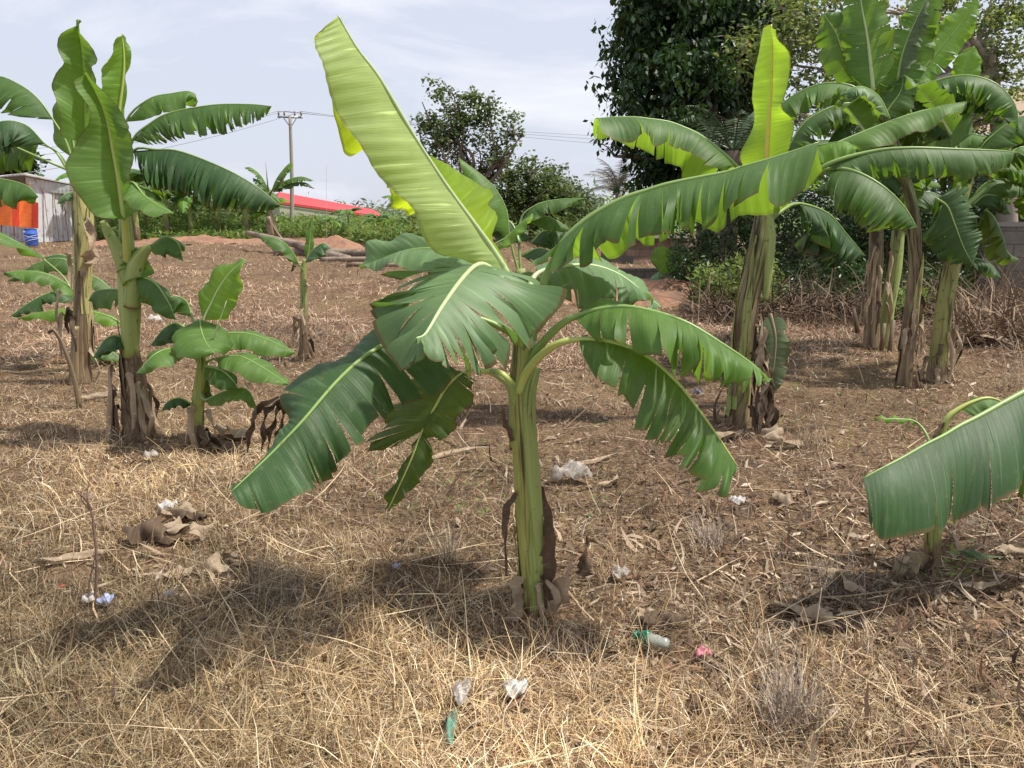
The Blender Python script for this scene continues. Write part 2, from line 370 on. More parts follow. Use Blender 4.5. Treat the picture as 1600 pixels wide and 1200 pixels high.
# ------------------------------------------------------------------ light and sky
SAZ, SEL = R(100), R(60)
sd = Vector((math.cos(SEL) * math.sin(SAZ), math.cos(SEL) * math.cos(SAZ), math.sin(SEL)))
sl = bpy.data.lights.new('sun', 'SUN'); sl.energy = 5.7; sl.angle = R(2.5); sl.color = (1, .95, .86)
so = bpy.data.objects.new('sun', sl); C.objects.link(so); so.rotation_euler = sd.to_track_quat('Z', 'Y').to_euler(); so.location = (20, 5, 20)
w = bpy.data.worlds.new('World'); scene.world = w; w.use_nodes = True; wt = w.node_tree; wt.nodes.clear()
def wn(k, **p):
    n = wt.nodes.new('ShaderNode' + k)
    for a, b in p.items(): setattr(n, a, b)
    return n
sky = wn('TexSky', sky_type='NISHITA', sun_disc=False, sun_elevation=SEL, sun_rotation=SAZ, altitude=100, air_density=1.2, dust_density=2.5, ozone_density=1.0)
tc = wn('TexCoord'); mp = wn('Mapping'); mp.inputs['Scale'].default_value = (1, 1, 3.2); wt.links.new(tc.outputs['Generated'], mp.inputs[0])
nz = wn('TexNoise'); nz.inputs['Scale'].default_value = 3.3; nz.inputs['Detail'].default_value = 8; nz.inputs['Roughness'].default_value = .58; nz.inputs['Distortion'].default_value = .4
wt.links.new(mp.outputs[0], nz.inputs['Vector'])
rp = wn('ValToRGB'); rp.color_ramp.elements[0].position = .50; rp.color_ramp.elements[1].position = .72; wt.links.new(nz.outputs[0], rp.inputs[0])
def wmix(f, a, b):
    m = wn('Mix', data_type='RGBA')
    for i, v in ((0, f), (6, a), (7, b)):
        if isinstance(v, bpy.types.NodeSocket): wt.links.new(v, m.inputs[i])
        else: m.inputs[i].default_value = v
    return m.outputs[2]
haze = wmix(.78, sky.outputs[0], (8.3, 8.75, 10.2, 1))
cloud = wmix(.0, rp.outputs[0], (1, 1, 1, 1))
mm = wn('Math', operation='MULTIPLY'); wt.links.new(rp.outputs[0], mm.inputs[0]); mm.inputs[1].default_value = .75
fin = wmix(mm.outputs[0], haze, (10.2, 10.3, 10.9, 1))
bg = wn('Background'); bg.inputs['Strength'].default_value = .1; wt.links.new(fin, bg.inputs[0])
wo = wn('OutputWorld'); wt.links.new(bg.outputs[0], wo.inputs[0])
scene.view_settings.view_transform = 'Standard'; scene.view_settings.look = 'None'; scene.view_settings.exposure = 0
scene.cycles.max_bounces = 6; scene.cycles.transparent_max_bounces = 6

# ------------------------------------------------------------------ ground
def ground_mat():
    t = NT('dry_red_soil'); ob = t.n('TexCoord').outputs['Object']; sep = t.n('SeparateXYZ', None, Vector=ob)
    a = t.noise(ob, .38, 5, .7); b = t.noise(ob, 5, 5, .65); c = t.noise(ob, 42, 4, .6); d = t.noise(t.mapping(ob, (1, 2.2, 1)), 120, 3)
    soil = t.ramp(b, [(.3, (.055, .033, .022)), (.5, (.145, .088, .058)), (.7, (.26, .165, .105))])
    straw = t.ramp(c, [(.30, (.07, .045, .026)), (.48, (.20, .135, .075)), (.62, (.36, .255, .14)), (.75, (.50, .39, .24))])
    f = t.math('ADD', t.math('MULTIPLY', a, .9), t.math('MULTIPLY', c, .5)); f = t.math('MULTIPLY', t.rng(f, .58, .76), .85)
    col = t.mix(f, soil, straw)
    dk = t.rng(d, .35, .55, .45, 1); col = t.mix(1., col, t.n('CombineColor', None, i0=dk, i1=dk, i2=dk).outputs[0], 'MULTIPLY')
    far = t.rng(t.math('ADD', sep.outputs[1], t.math('MULTIPLY', b, 14)), 55, 66); gr = t.ramp(a, [(.35, (.10, .16, .05)), (.65, (.20, .26, .10))]); col = t.mix(far, col, gr)
    return t.done(t.pbr(col, .95, t.bump(t.math('ADD', b, t.math('MULTIPLY', c, .6)), .9, .05), .1))
xs = np.concatenate([-np.geomspace(900, 12, 40), np.linspace(-11.8, 11.8, 240), np.geomspace(12, 900, 40)])
ys = np.concatenate([np.linspace(-6, .6, 30), np.linspace(.7, 16, 200), np.geomspace(16.3, 1500, 120)])
X, Y = np.meshgrid(xs, ys, indexing='ij'); Z = hz(X, Y); nx, ny = X.shape
V = np.stack([X, Y, Z], -1).reshape(-1, 3); i, j = np.meshgrid(np.arange(nx - 1), np.arange(ny - 1), indexing='ij'); i = i.ravel(); j = j.ravel()
F = np.stack([i * ny + j, (i + 1) * ny + j, (i + 1) * ny + j + 1, i * ny + j + 1], 1)
g = mesh_np('ground', V, F, ground_mat(), smooth=True); tag(g, 'reddish brown soil of the plot under dry straw', 'ground', kind='structure')

# ------------------------------------------------------------------ dry grass and litter, masses nobody could count
def tint_mat(name, rough=.8, tf=.12):
    t = NT(name); at = t.n('Attribute', {'attribute_name': 'tint'}).outputs[0]
    mx = t.n('MixShader', None, i0=tf, i1=t.pbr(at, rough, None, .25), i2=t.n('BsdfTranslucent', None, Color=at).outputs[0]); return t.done(mx.outputs[0])
def nse(x, y, s, k=0):
    return (np.sin(x * s + 1.7 * np.sin(y * s * .7 + k)) + np.sin(y * s * 1.1 + 1.3 * np.sin(x * s * .8 + k * 2) + k) + .6 * np.sin((x + y) * s * 1.9 + k * 3)) / 2.6
def field_sample(n, y0, y1, power, margin=.5):
    q = rng.random(n); e = 1 - power
    Yv = (y0 ** e + q * (y1 ** e - y0 ** e)) ** (1 / e); hw = Yv * .70 + margin; Xv = (rng.random(n) * 2 - 1) * hw; return Xv, Yv
def blades(name, Xv, Yv, L, W, pitch, bend, cols, label, curl=.6, zoff=0., az=None):
    n = len(Xv); az = rng.random(n) * 6.283 if az is None else az
    p = np.stack([Xv, Yv, hz(Xv, Yv) + zoff], 1); k = 4; V = np.zeros((n, k, 2, 3)); a = az.copy(); el = pitch.copy(); st = L / (k - 1)
    for i in range(k):
        d = np.stack([np.cos(a) * np.cos(el), np.sin(a) * np.cos(el), np.sin(el)], 1)
        s = np.stack([-np.sin(a), np.cos(a), rng.normal(0, .3, n)], 1); ww = W * (1 - .85 * (i / (k - 1)) ** 1.5)
        V[:, i, 0] = p - s * ww[:, None]; V[:, i, 1] = p + s * ww[:, None]
        p = p + d * st[:, None]; el = el - bend; a = a + rng.normal(0, curl, n)
        gz = hz(p[:, 0], p[:, 1]) + .004 + rng.random(n) * .012; low = p[:, 2] < gz; p[low, 2] = gz[low]; el = np.where(low, np.abs(el) * .4, el)
    b = (np.arange(n) * k * 2)[:, None]; F = np.concatenate([b + np.array([2 * i, 2 * i + 1, 2 * i + 3, 2 * i + 2]) for i in range(k - 1)], 0)
    F = F.reshape(k - 1, n, 4).transpose(1, 0, 2).reshape(-1, 4)
    col = np.repeat(cols, k * 2, axis=0); o = mesh_np(name, V.reshape(-1, 3), F, tint_mat(name + '_straw'), col=col)
    tag(o, label, 'dry grass', kind='stuff'); return o
def pick(n, pal, wts):
    pal = np.array(pal); i = rng.choice(len(pal), n, p=np.array(wts) / sum(wts)); return pal[i] * (.55 + .85 * rng.random((n, 1)))
GOLD = [(.64, .49, .28), (.50, .365, .20), (.84, .73, .52), (.36, .24, .12), (.18, .11, .06)]
GREY = [(.38, .28, .20), (.24, .165, .12), (.66, .55, .43), (.13, .08, .055), (.36, .20, .12)]
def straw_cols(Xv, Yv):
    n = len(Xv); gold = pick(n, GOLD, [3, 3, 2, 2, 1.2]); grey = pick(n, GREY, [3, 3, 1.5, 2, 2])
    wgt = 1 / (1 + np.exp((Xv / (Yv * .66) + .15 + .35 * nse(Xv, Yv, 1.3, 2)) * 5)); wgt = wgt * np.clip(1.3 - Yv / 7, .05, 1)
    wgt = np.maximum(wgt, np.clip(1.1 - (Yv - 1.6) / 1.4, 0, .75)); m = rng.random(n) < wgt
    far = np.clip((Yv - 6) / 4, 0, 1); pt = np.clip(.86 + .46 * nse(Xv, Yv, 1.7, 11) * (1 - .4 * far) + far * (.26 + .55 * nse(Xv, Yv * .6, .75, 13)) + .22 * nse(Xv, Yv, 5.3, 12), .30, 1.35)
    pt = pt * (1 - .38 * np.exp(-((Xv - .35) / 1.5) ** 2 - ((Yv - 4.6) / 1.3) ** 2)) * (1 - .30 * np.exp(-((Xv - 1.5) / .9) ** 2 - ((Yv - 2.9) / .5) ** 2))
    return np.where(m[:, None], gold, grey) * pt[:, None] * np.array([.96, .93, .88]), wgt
GS = 1.0
CLEARED = [(893,755,44),(968,912,20),(805,1098,30),(722,1104,26),(706,1160,24),(168,955,22),(142,950,16),(1098,1040,18),(619,898,9),(262,806,20),(1153,795,18),(266,945,18),(1030,1024,36),(1572,1006,12),(236,722,18),
 (270,845,60),(340,895,26),(1262,978,46),(1320,925,30),(1520,905,70),(1430,880,40),(1225,790,22),(1040,990,30),(1010,975,16),(1090,1125,18),(130,880,40),(1520,960,60),(1240,990,40),(1180,700,30),(372,690,30),(345,705,25)]
CL = [(GP(a, b), r) for a, b, r in CLEARED]
def clear_mask(x, y):
    m = np.ones(len(x), bool)
    for g_, r in CL: rr = r * g_[1] / FPX; m &= (((x - g_[0]) / rr) ** 2 + ((y - g_[1] + rr * .6) / (rr * 1.5)) ** 2 > 1) | (rng.random(len(x)) < .12)
    return m
# fine matted straw near the camera
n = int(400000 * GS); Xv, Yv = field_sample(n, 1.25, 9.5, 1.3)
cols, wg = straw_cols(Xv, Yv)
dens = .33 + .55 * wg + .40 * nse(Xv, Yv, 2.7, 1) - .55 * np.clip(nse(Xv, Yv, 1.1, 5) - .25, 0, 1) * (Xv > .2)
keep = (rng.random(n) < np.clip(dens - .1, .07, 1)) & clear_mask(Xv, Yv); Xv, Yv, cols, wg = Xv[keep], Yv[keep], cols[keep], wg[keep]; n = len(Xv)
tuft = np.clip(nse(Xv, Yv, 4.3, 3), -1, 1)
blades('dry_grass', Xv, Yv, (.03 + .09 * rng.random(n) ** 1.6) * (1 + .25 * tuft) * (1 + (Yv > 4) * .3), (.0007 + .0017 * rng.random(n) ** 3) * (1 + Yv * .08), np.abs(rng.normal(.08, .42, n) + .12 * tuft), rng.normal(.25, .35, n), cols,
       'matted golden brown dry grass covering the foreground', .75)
# tufts: several blades from one foot
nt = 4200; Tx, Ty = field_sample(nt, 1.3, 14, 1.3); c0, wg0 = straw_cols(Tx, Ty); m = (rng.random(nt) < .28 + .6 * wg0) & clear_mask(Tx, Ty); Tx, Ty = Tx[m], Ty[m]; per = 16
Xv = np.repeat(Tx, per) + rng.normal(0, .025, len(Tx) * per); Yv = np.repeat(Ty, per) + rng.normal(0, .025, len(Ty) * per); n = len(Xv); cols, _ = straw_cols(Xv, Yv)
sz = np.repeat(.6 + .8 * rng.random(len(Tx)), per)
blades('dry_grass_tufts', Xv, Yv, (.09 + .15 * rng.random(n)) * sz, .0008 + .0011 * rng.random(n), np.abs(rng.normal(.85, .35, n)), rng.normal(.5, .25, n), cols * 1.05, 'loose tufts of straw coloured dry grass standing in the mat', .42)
# coarse straw farther off
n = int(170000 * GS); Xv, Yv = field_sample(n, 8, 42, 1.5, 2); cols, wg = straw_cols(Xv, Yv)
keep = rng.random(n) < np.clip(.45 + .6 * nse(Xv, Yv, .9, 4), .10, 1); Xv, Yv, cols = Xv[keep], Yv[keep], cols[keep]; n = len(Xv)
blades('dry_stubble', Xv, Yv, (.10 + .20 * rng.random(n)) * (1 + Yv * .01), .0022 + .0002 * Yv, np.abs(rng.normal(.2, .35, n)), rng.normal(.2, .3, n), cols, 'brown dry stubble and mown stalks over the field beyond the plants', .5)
# crossing fallen stalks
n = 1000; Xv, Yv = field_sample(n, 1.6, 15, 1.5); cols = pick(n, [(.60, .47, .30), (.45, .33, .2), (.30, .21, .13)], [2, 2, 1])
blades('fallen_stalks', Xv, Yv, .2 + .45 * rng.random(n), .0018 + .002 * rng.random(n), np.abs(rng.normal(.05, .14, n)), rng.normal(.02, .05, n), cols, 'long pale fallen grass stalks crossing the straw', .12, .012)
# broader curled strips of dead leaf
n = 9000; Xv, Yv = field_sample(n, 1.7, 16, 1.5); k = rng.random(n) < np.clip(.25 + .5 * (Xv / Yv + .15) + .6 * nse(Xv, Yv, 1.4, 9), .03, 1); Xv, Yv = Xv[k], Yv[k]; n = len(Xv)
blades('leaf_shreds', Xv, Yv, .05 + .16 * rng.random(n), .003 + .010 * rng.random(n) ** 2, np.abs(rng.normal(.1, .35, n)), rng.normal(.25, .5, n), pick(n, [(.34, .25, .17), (.20, .135, .09), (.46, .37, .27), (.10, .065, .045), (.22, .13, .08)], [3, 3, 1.2, 3, 2]), 'brown curled shreds of dead banana leaf mixed into the straw', .5, .008)
# shredded leaf litter flakes
n = 90000; Xv, Yv = field_sample(n, 1.4, 34, 1.4, 1.); w_ = np.clip(.28 + .5 * (Xv / Yv + .1) + .45 * nse(Xv, Yv, 1.6, 7), .04, 1); k = rng.random(n) < w_; Xv, Yv = Xv[k], Yv[k]; n = len(Xv)
s1 = (.006 + .030 * rng.random(n) ** 3) * (1 + Yv * .05); s2 = s1 * (.12 + .30 * rng.random(n)); az = rng.random(n) * 6.28; tl = rng.normal(0, .45, n); rl = rng.normal(0, .5, n)
d = np.stack([np.cos(az) * np.cos(tl), np.sin(az) * np.cos(tl), np.sin(tl)], 1); s = np.stack([-np.sin(az) * np.cos(rl), np.cos(az) * np.cos(rl), np.sin(rl)], 1)
c = np.stack([Xv, Yv, hz(Xv, Yv) + .008 + .02 * rng.random(n)], 1)
V = np.stack([c - d * s1[:, None], c + s * s2[:, None] - d * s1[:, None] * .2, c + d * s1[:, None], c - s * s2[:, None] + d * s1[:, None] * .3], 1).reshape(-1, 3)
F = np.arange(n * 4).reshape(-1, 4); cols = np.repeat(pick(n, [(.40, .31, .22), (.26, .185, .13), (.55, .45, .34), (.12, .075, .05), (.28, .15, .09)], [3, 3, 1.1, 3.5, 1.2]), 4, axis=0)
o = mesh_np('leaf_litter', V, F, tint_mat('leaf_litter_flakes'), col=cols); tag(o, 'brown and grey flakes of leaf litter scattered over the soil', 'leaf litter', kind='stuff')
# crops of the photograph used while measuring: (x offset, y offset, scale)
c1 = (0, 0, 1/3); c1b = (0, 340, 1/3); c2 = (350, 0, .375); c3 = (350, 380, .36667); c4_ = (750, 150, .34375); c6 = (800, 400, 1/3)
c7 = (1150, 0, .3); c8 = (1150, 300, 1/3); c9 = (1200, 580, .31667); cA = (900, 0, .25); cB = (1380, 180, .25); cC = (0, 230, .208333); cD = (700, 230, .28125)
PG = 'banana plants growing on the plot'
def plant(label, bx, by): g = GP(bx, by); return empty('banana_plant', g, label, 'banana plant', PG), g

# ================================================== the plant in the middle
A, gA = plant('large banana plant in the centre foreground, one huge pale leaf rising over its crown', 832, 972)
yA = gA[1]; y = yA
stem(A, 'fresh', [(838, 985, y), (832, 930, y), (826, 850, y), (822, 760, y), (817, 680, y), (812, 610, y), (815, 560, y), (815, 500, y + .02), (800, 440, y)], [.050, .043, .043, .040, .036, .030, .022], seed=1)
stem(A, 'clean', [(842, 900, y - .01), (838, 820, y - .02), (832, 740, y - .025), (826, 660, y - .02), (828, 610, y - .02), (838, 575, y)], [.020, .030, .030, .027, .024, .016], name='leaf_sheath', seed=2)
stem(A, 'clean', [(806, 700, y + .02), (805, 640, y), (800, 605, y - .02), (785, 590, y - .03), (765, 580, y - .03)], [.026, .024, .020, .016, .012], name='leaf_sheath', seed=3)
sheaths(A, ['fresh', 'clean', 'mixed', 'fresh'], [(838, 985, y), (832, 930, y), (826, 850, y), (822, 760, y), (817, 680, y), (812, 610, y), (815, 560, y)], [.050, .043, .043, .040, .036, .030], 3, 5, 0, 1, 1.03, .8)
# A1 the huge pale leaf: front half, back half, folded base
frontp = [(528,26,y-.42, 512,40,y-.46),(541,48,y-.40, 495,64,y-.50),(560,79,y-.37, 500,95,y-.50),(594,124,y-.33, 511,134,y-.48),(620,169,y-.29, 531,180,y-.45),(650,218,y-.25, 555,218,y-.42),
 (676,255,y-.20, 582,262,y-.38),(697,290,y-.16, 614,296,y-.34),(720,322,y-.12, 640,322,y-.30),(742,352,y-.08, 655,358,y-.26),(762,382,y-.04, 682,394,y-.20),(778,404,y-.02, 716,404,y-.12),(792,428,y, 752,418,y-.05)]
backp = [(528,26,y-.42, 505,44,y-.36),(541,48,y-.40, 494,60,y-.33),(560,79,y-.37, 503,100,y-.28),(594,124,y-.33, 520,172,y-.22),(620,169,y-.29, 543,240,y-.18),(650,218,y-.25, 572,236,y-.10),(676,255,y-.2, 603,270,y-.03)]
backq = [(680,262,y-.19, 606,285,y-.05),(697,290,y-.16, 614,322,y-.03),(720,322,y-.12, 640,334,y+.02)]
backr = [(668,243,y-.21, 680,250,y-.15),(690,278,y-.17, 706,257,y+.03),(712,312,y-.13, 742,284,y+.10),(728,334,y-.10, 768,304,y+.12),(742,352,y-.08, 764,317,y+.10),(756,372,y-.05, 780,336,y+.06),(768,388,y-.03, 764,370,y+.06),(792,428,y, 790,412,y+.03)]
ribA = [(815,520,y),(806,470,y),(792,428,y),(768,388,y-.03),(742,352,y-.08),(697,290,y-.16),(650,218,y-.25),(594,124,y-.33),(560,79,y-.37),(541,48,y-.4),(528,24,y-.42)]
l = leaf_pairs(A, 'pale', [dict(pairs=frontp, bulge=.10, ripple=.008, nf=4, seed=3, nv=14, per=8, edge_wob=.004)], ribA, ribm='p', r0=.017, label='huge pale green leaf rising to the upper left')
m = MB()
for q, nme in ((backp, 1), (backq, 2), (backr, 3)):
    half_blade(m, px3([p[:3] for p in q]), px3([p[3:6] for p in q]), seed=nme, bulge=.08, ripple=.01, nf=2, nv=10, edge_wob=.01)
o = m.build('far_blade', LEAF['glow'], l); o['label'] = 'glowing yellow far half of the huge leaf'  # light passing through the blade is put into this half's brighter colour
# A2 fan leaf in front
X3 = c3
fr = [(1080,95,y-.12, 1240,130,y-.06),(1060,108,y-.14, 1440,235,y-.10),(1040,125,y-.17, 1388,330,y-.18),(1010,160,y-.22, 1312,420,y-.24),(985,195,y-.26, 1262,452,y-.28),(955,235,y-.31, 1150,532,y-.38),(930,272,y-.35, 1090,556,y-.42),(905,318,y-.39, 1022,562,y-.46),(880,356,y-.43, 925,535,y-.50),(855,392,y-.47, 868,470,y-.52),(820,405,y-.5, 822,412,y-.52)]
fl = [(1080,95,y-.12, 905,125,y-.02),(1060,108,y-.14, 790,160,y-.06),(1040,125,y-.17, 690,232,y-.12),(1010,160,y-.22, 634,290,y-.18),(985,195,y-.26, 655,365,y-.24),(955,235,y-.31, 670,435,y-.30),(930,272,y-.35, 720,510,y-.35),(905,318,y-.39, 795,562,y-.40),(880,356,y-.43, 815,520,y-.45),(855,392,y-.47, 825,440,y-.50),(820,405,y-.5, 815,408,y-.52)]
rib = [(1330,480,y),(1280,330,y),(1210,190,y-.02),(1140,110,y-.06),(1080,92,y-.12),(1010,158,y-.22),(930,270,y-.35),(880,354,y-.43),(852,392,y-.47),(820,404,y-.5)]
leaf_pairs(A, 'fan', [dict(pairs=fr, tears=[.1,.24,.33,.45,.5,.56,.66,.77,.86], bulge=.07, gap=.26, v0=.22, lift=.11, seed=11, nv=12, per=7), dict(pairs=fl, tears=[.12,.2,.29,.38,.47,.58,.70,.8], bulge=.07, gap=.30, v0=.2, lift=.12, seed=12, nv=12, per=7)], rib, X=X3, ribm='p', r0=.016, label='fan shaped torn leaf drooping towards the camera')
# A3 long dark leaf to lower left
lo = [(760,390,y-.12, 1000,560,y-.02),(690,420,y-.16, 880,640,y-.10),(610,475,y-.22, 765,700,y-.22),(560,520,y-.26, 735,735,y-.27),(480,590,y-.31, 640,800,y-.33),(400,680,y-.37, 520,935,y-.40),(340,752,y-.42, 478,1000,y-.45),(290,812,y-.45, 400,1040,y-.49),(230,868,y-.48, 372,1060,y-.53),(130,965,y-.54, 195,1142,y-.60),(62,1032,y-.58, 100,1122,y-.63),(32,1058,y-.6, 40,1085,y-.62)]
up = [(760,390,y-.12, 720,350,y-.02),(690,420,y-.16, 640,395,y-.05),(610,475,y-.22, 530,462,y-.08),(560,520,y-.26, 460,505,y-.11),(480,590,y-.31, 400,545,y-.16),(400,680,y-.37, 240,650,y-.22),(340,752,y-.42, 262,735,y-.30),(290,812,y-.45, 275,790,y-.38),(230,868,y-.48, 228,850,y-.42),(130,965,y-.54, 128,945,y-.5),(32,1058,y-.6, 36,1040,y-.57)]
rib = [(1320,520,y),(1240,400,y-.02),(1080,320,y-.04),(900,330,y-.08),(760,390,y-.12),(610,475,y-.22),(480,590,y-.31),(340,752,y-.42),(230,868,y-.48),(130,965,y-.54),(30,1060,y-.6)]
leaf_pairs(A, 'deep', [dict(pairs=lo, tears=[.12,.2,.33,.43,.55,.6,.635,.71,.86], bulge=.09, gap=.09, v0=.06, lift=.07, seed=13, nv=12, per=7), dict(pairs=up, tears=[.3,.5], bulge=.10, gap=.1, v0=.2, lift=.04, seed=14)], rib, X=c3, ribm='g', r0=.014, label='long dark green leaf drooping to the lower left')
# A4 olive hanging broken leaf
hr = [(1010,545,y+.05, 1085,590,y+.02),(960,600,y+.05, 1055,680,y),(905,690,y+.04, 1000,770,y),(860,760,y+.02, 935,835,y),(845,800,y+.02, 850,830,y+.01)]
hl = [(1010,545,y+.05, 900,540,y+.12),(960,600,y+.05, 760,620,y+.15),(905,690,y+.04, 735,700,y+.15),(860,760,y+.02, 640,800,y+.12),(850,790,y+.02, 632,885,y+.08),(845,800,y+.02, 760,855,y+.05)]
h2 = [(845,800,y+.02, 890,870,y),(830,860,y, 885,940,y-.02),(790,940,y-.02, 835,1020,y-.03),(750,1030,y-.03, 780,1075,y-.04),(700,1135,y-.04, 705,1140,y-.04)]
h3 = [(845,800,y+.02, 830,850,y+.02),(830,860,y, 775,920,y),(790,940,y-.02, 735,1010,y),(750,1030,y-.03, 690,1080,y-.02),(700,1135,y-.04, 690,1130,y-.04)]
rib = [(1260,640,y),(1220,590,y-.03),(1170,550,y-.03),(1105,545,y),(1050,540,y+.04),(960,600,y+.05),(905,690,y+.04),(845,800,y+.02),(790,940,y-.02),(700,1135,y-.04)]
leaf_pairs(A, 'olive', [dict(pairs=hr, n=3, seed=15), dict(pairs=hl, n=5, seed=16, gap=.2), dict(pairs=h2, n=3, seed=17, lift=.15), dict(pairs=h3, n=2, seed=18, lift=.15)], rib, X=c3, ribm='y', r0=.015, label='broken olive leaf hanging on an arching yellow petiole')
# A5 / A6 right hand leaves
q5 = [(310,282,y-.08, 305,300,y-.10),(400,252,y-.12, 375,385,y-.20),(470,240,y-.15, 480,418,y-.27),(560,240,y-.18, 560,442,y-.32),(680,262,y-.21, 690,492,y-.38),(795,302,y-.23, 800,572,y-.42),(850,328,y-.24, 880,550,y-.40),(920,370,y-.25, 942,592,y-.40),(985,412,y-.26, 990,618,y-.38),(1050,455,y-.26, 1060,608,y-.36),(1120,505,y-.26, 1138,618,y-.34),(1170,548,y-.26, 1180,590,y-.30),(1205,590,y-.26, 1195,592,y-.28)]
q5b = [(310,282,y-.08, 330,262,y+.02),(470,240,y-.15, 480,232,y-.02),(680,262,y-.21, 740,400,y-.02),(795,302,y-.23, 830,570,y-.04),(900,360,y-.25, 920,590,y-.06),(985,412,y-.26, 1010,560,y-.08),(1120,505,y-.26, 1150,560,y-.14),(1205,590,y-.26, 1212,575,y-.2)]
rib = [(60,560,y),(110,450,y-.02),(190,355,y-.05),(260,300,y-.07),(310,282,y-.08),(400,252,y-.12),(560,240,y-.18),(795,302,y-.23),(985,412,y-.26),(1120,505,y-.26),(1205,592,y-.26)]
leaf_pairs(A, 'mid', [dict(pairs=q5, tears=[.12,.24,.33,.41,.49,.58,.66,.71,.76,.86,.93], bulge=.12, gap=.14, v0=.08, lift=.13, seed=21, nv=12, ripple=.012, nf=7), dict(pairs=q5b, n=4, bulge=.1, seed=22)], rib, X=c6, ribm='g', r0=.018, label='upper right leaf folded along its midrib')
q6 = [(318,392,y-.12, 322,440,y-.17),(360,392,y-.14, 340,490,y-.22),(430,398,y-.17, 395,580,y-.28),(500,415,y-.20, 450,640,y-.32),(600,452,y-.23, 525,705,y-.36),(690,515,y-.26, 590,790,y-.40),(770,590,y-.28, 655,872,y-.42),(820,650,y-.29, 700,905,y-.42),(870,715,y-.30, 765,962,y-.42),(920,785,y-.30, 825,1010,y-.41),(960,840,y-.30, 870,1070,y-.40),(1000,900,y-.30, 925,1110,y-.38),(1035,955,y-.30, 985,1125,y-.35),(1055,985,y-.30, 1052,1010,y-.32)]
q6b = [(318,392,y-.12, 345,380,y-.03),(500,415,y-.20, 530,500,y-.03),(690,515,y-.26, 720,660,y-.05),(820,650,y-.29, 830,860,y-.08),(920,785,y-.30, 900,960,y-.12),(1000,900,y-.30, 960,1010,y-.18),(1055,985,y-.30, 1040,1010,y-.25)]
rib = [(30,640,y-.02),(60,560,y-.03),(110,490,y-.06),(180,430,y-.09),(250,400,y-.11),(318,392,y-.12),(430,398,y-.17),(600,452,y-.23),(770,590,y-.28),(870,715,y-.3),(960,840,y-.3),(1055,985,y-.3)]
leaf_pairs(A, 'dark', [dict(pairs=q6, tears=[.16,.27,.36,.43,.5,.565,.6,.64,.71,.78,.86,.92], bulge=.10, gap=.17, v0=.05, lift=.13, seed=23, nv=12, ripple=.01, nf=8), dict(pairs=q6b, n=3, bulge=.1, seed=24)], rib, X=c6, ribm='y', r0=.019, label='lower right leaf arching on a yellow petiole')
# A7 leaf behind on the right
q7 = [(500,700,y+.14, 545,790,y+.16),(600,668,y+.18, 660,860,y+.10),(700,655,y+.22, 760,888,y+.10),(790,655,y+.25, 905,865,y+.10),(870,672,y+.27, 940,875,y+.10),(960,712,y+.28, 1010,885,y+.12),(1040,770,y+.28, 1090,885,y+.15),(1110,830,y+.27, 1140,889,y+.18),(1180,889,y+.26, 1170,892,y+.22)]
q7b = [(500,700,y+.14, 480,680,y+.3),(700,655,y+.22, 720,640,y+.4),(870,672,y+.27, 900,660,y+.42),(1040,770,y+.28, 1070,765,y+.4),(1180,889,y+.26, 1185,880,y+.3)]
rib = [(420,1000,y+.02),(440,860,y+.06),(460,760,y+.1),(500,700,y+.14),(600,668,y+.18),(790,655,y+.25),(960,712,y+.28),(1110,830,y+.27),(1180,889,y+.26)]
leaf_pairs(A, 'fan', [dict(pairs=q7, n=7, seed=25, bulge=.1, gap=.06, lift=.08), dict(pairs=q7b, n=2, seed=26)], rib, X=cD, ribm='p', r0=.015, label='light green leaf arching behind on the right')
# A8 leaf to the back left
q8 = [(1130,1120,y+.12, 1060,1090,y+.2),(1010,1075,y+.18, 900,1010,y+.3),(900,1040,y+.22, 800,990,y+.34),(780,1040,y+.26, 700,992,y+.36),(680,1070,y+.3, 610,1010,y+.38),(570,1120,y+.32, 575,1090,y+.36)]
q8b = [(1130,1120,y+.12, 1110,1150,y+.05),(1010,1075,y+.18, 960,1140,y+.06),(900,1040,y+.22, 850,1150,y+.1),(780,1040,y+.26, 735,1100,y+.14),(720,1056,y+.28, 690,1118,y+.18),(640,1085,y+.3, 612,1110,y+.24),(570,1120,y+.32, 572,1122,y+.3)]
rib = [(1250,1400,y+.02),(1210,1250,y+.06),(1130,1120,y+.12),(1010,1075,y+.18),(900,1040,y+.22),(780,1040,y+.26),(680,1070,y+.3),(570,1120,y+.32)]
leaf_pairs(A, 'fan', [dict(pairs=q8, seed=27, bulge=.12), dict(pairs=q8b, seed=28, bulge=.14, ripple=.02, nf=3)], rib, X=c2, ribm='g', r0=.013, label='leaf pointing left below the huge pale leaf')
leaf_auto(A, 'fan', [(800,440,y+.02),(730,420,y+.1),(660,440,y+.12),(610,480,y+.12)], .10, 40, 20, pet=[(815,540,y),(812,480,y+.01)], n=(3, 3), seed=29)
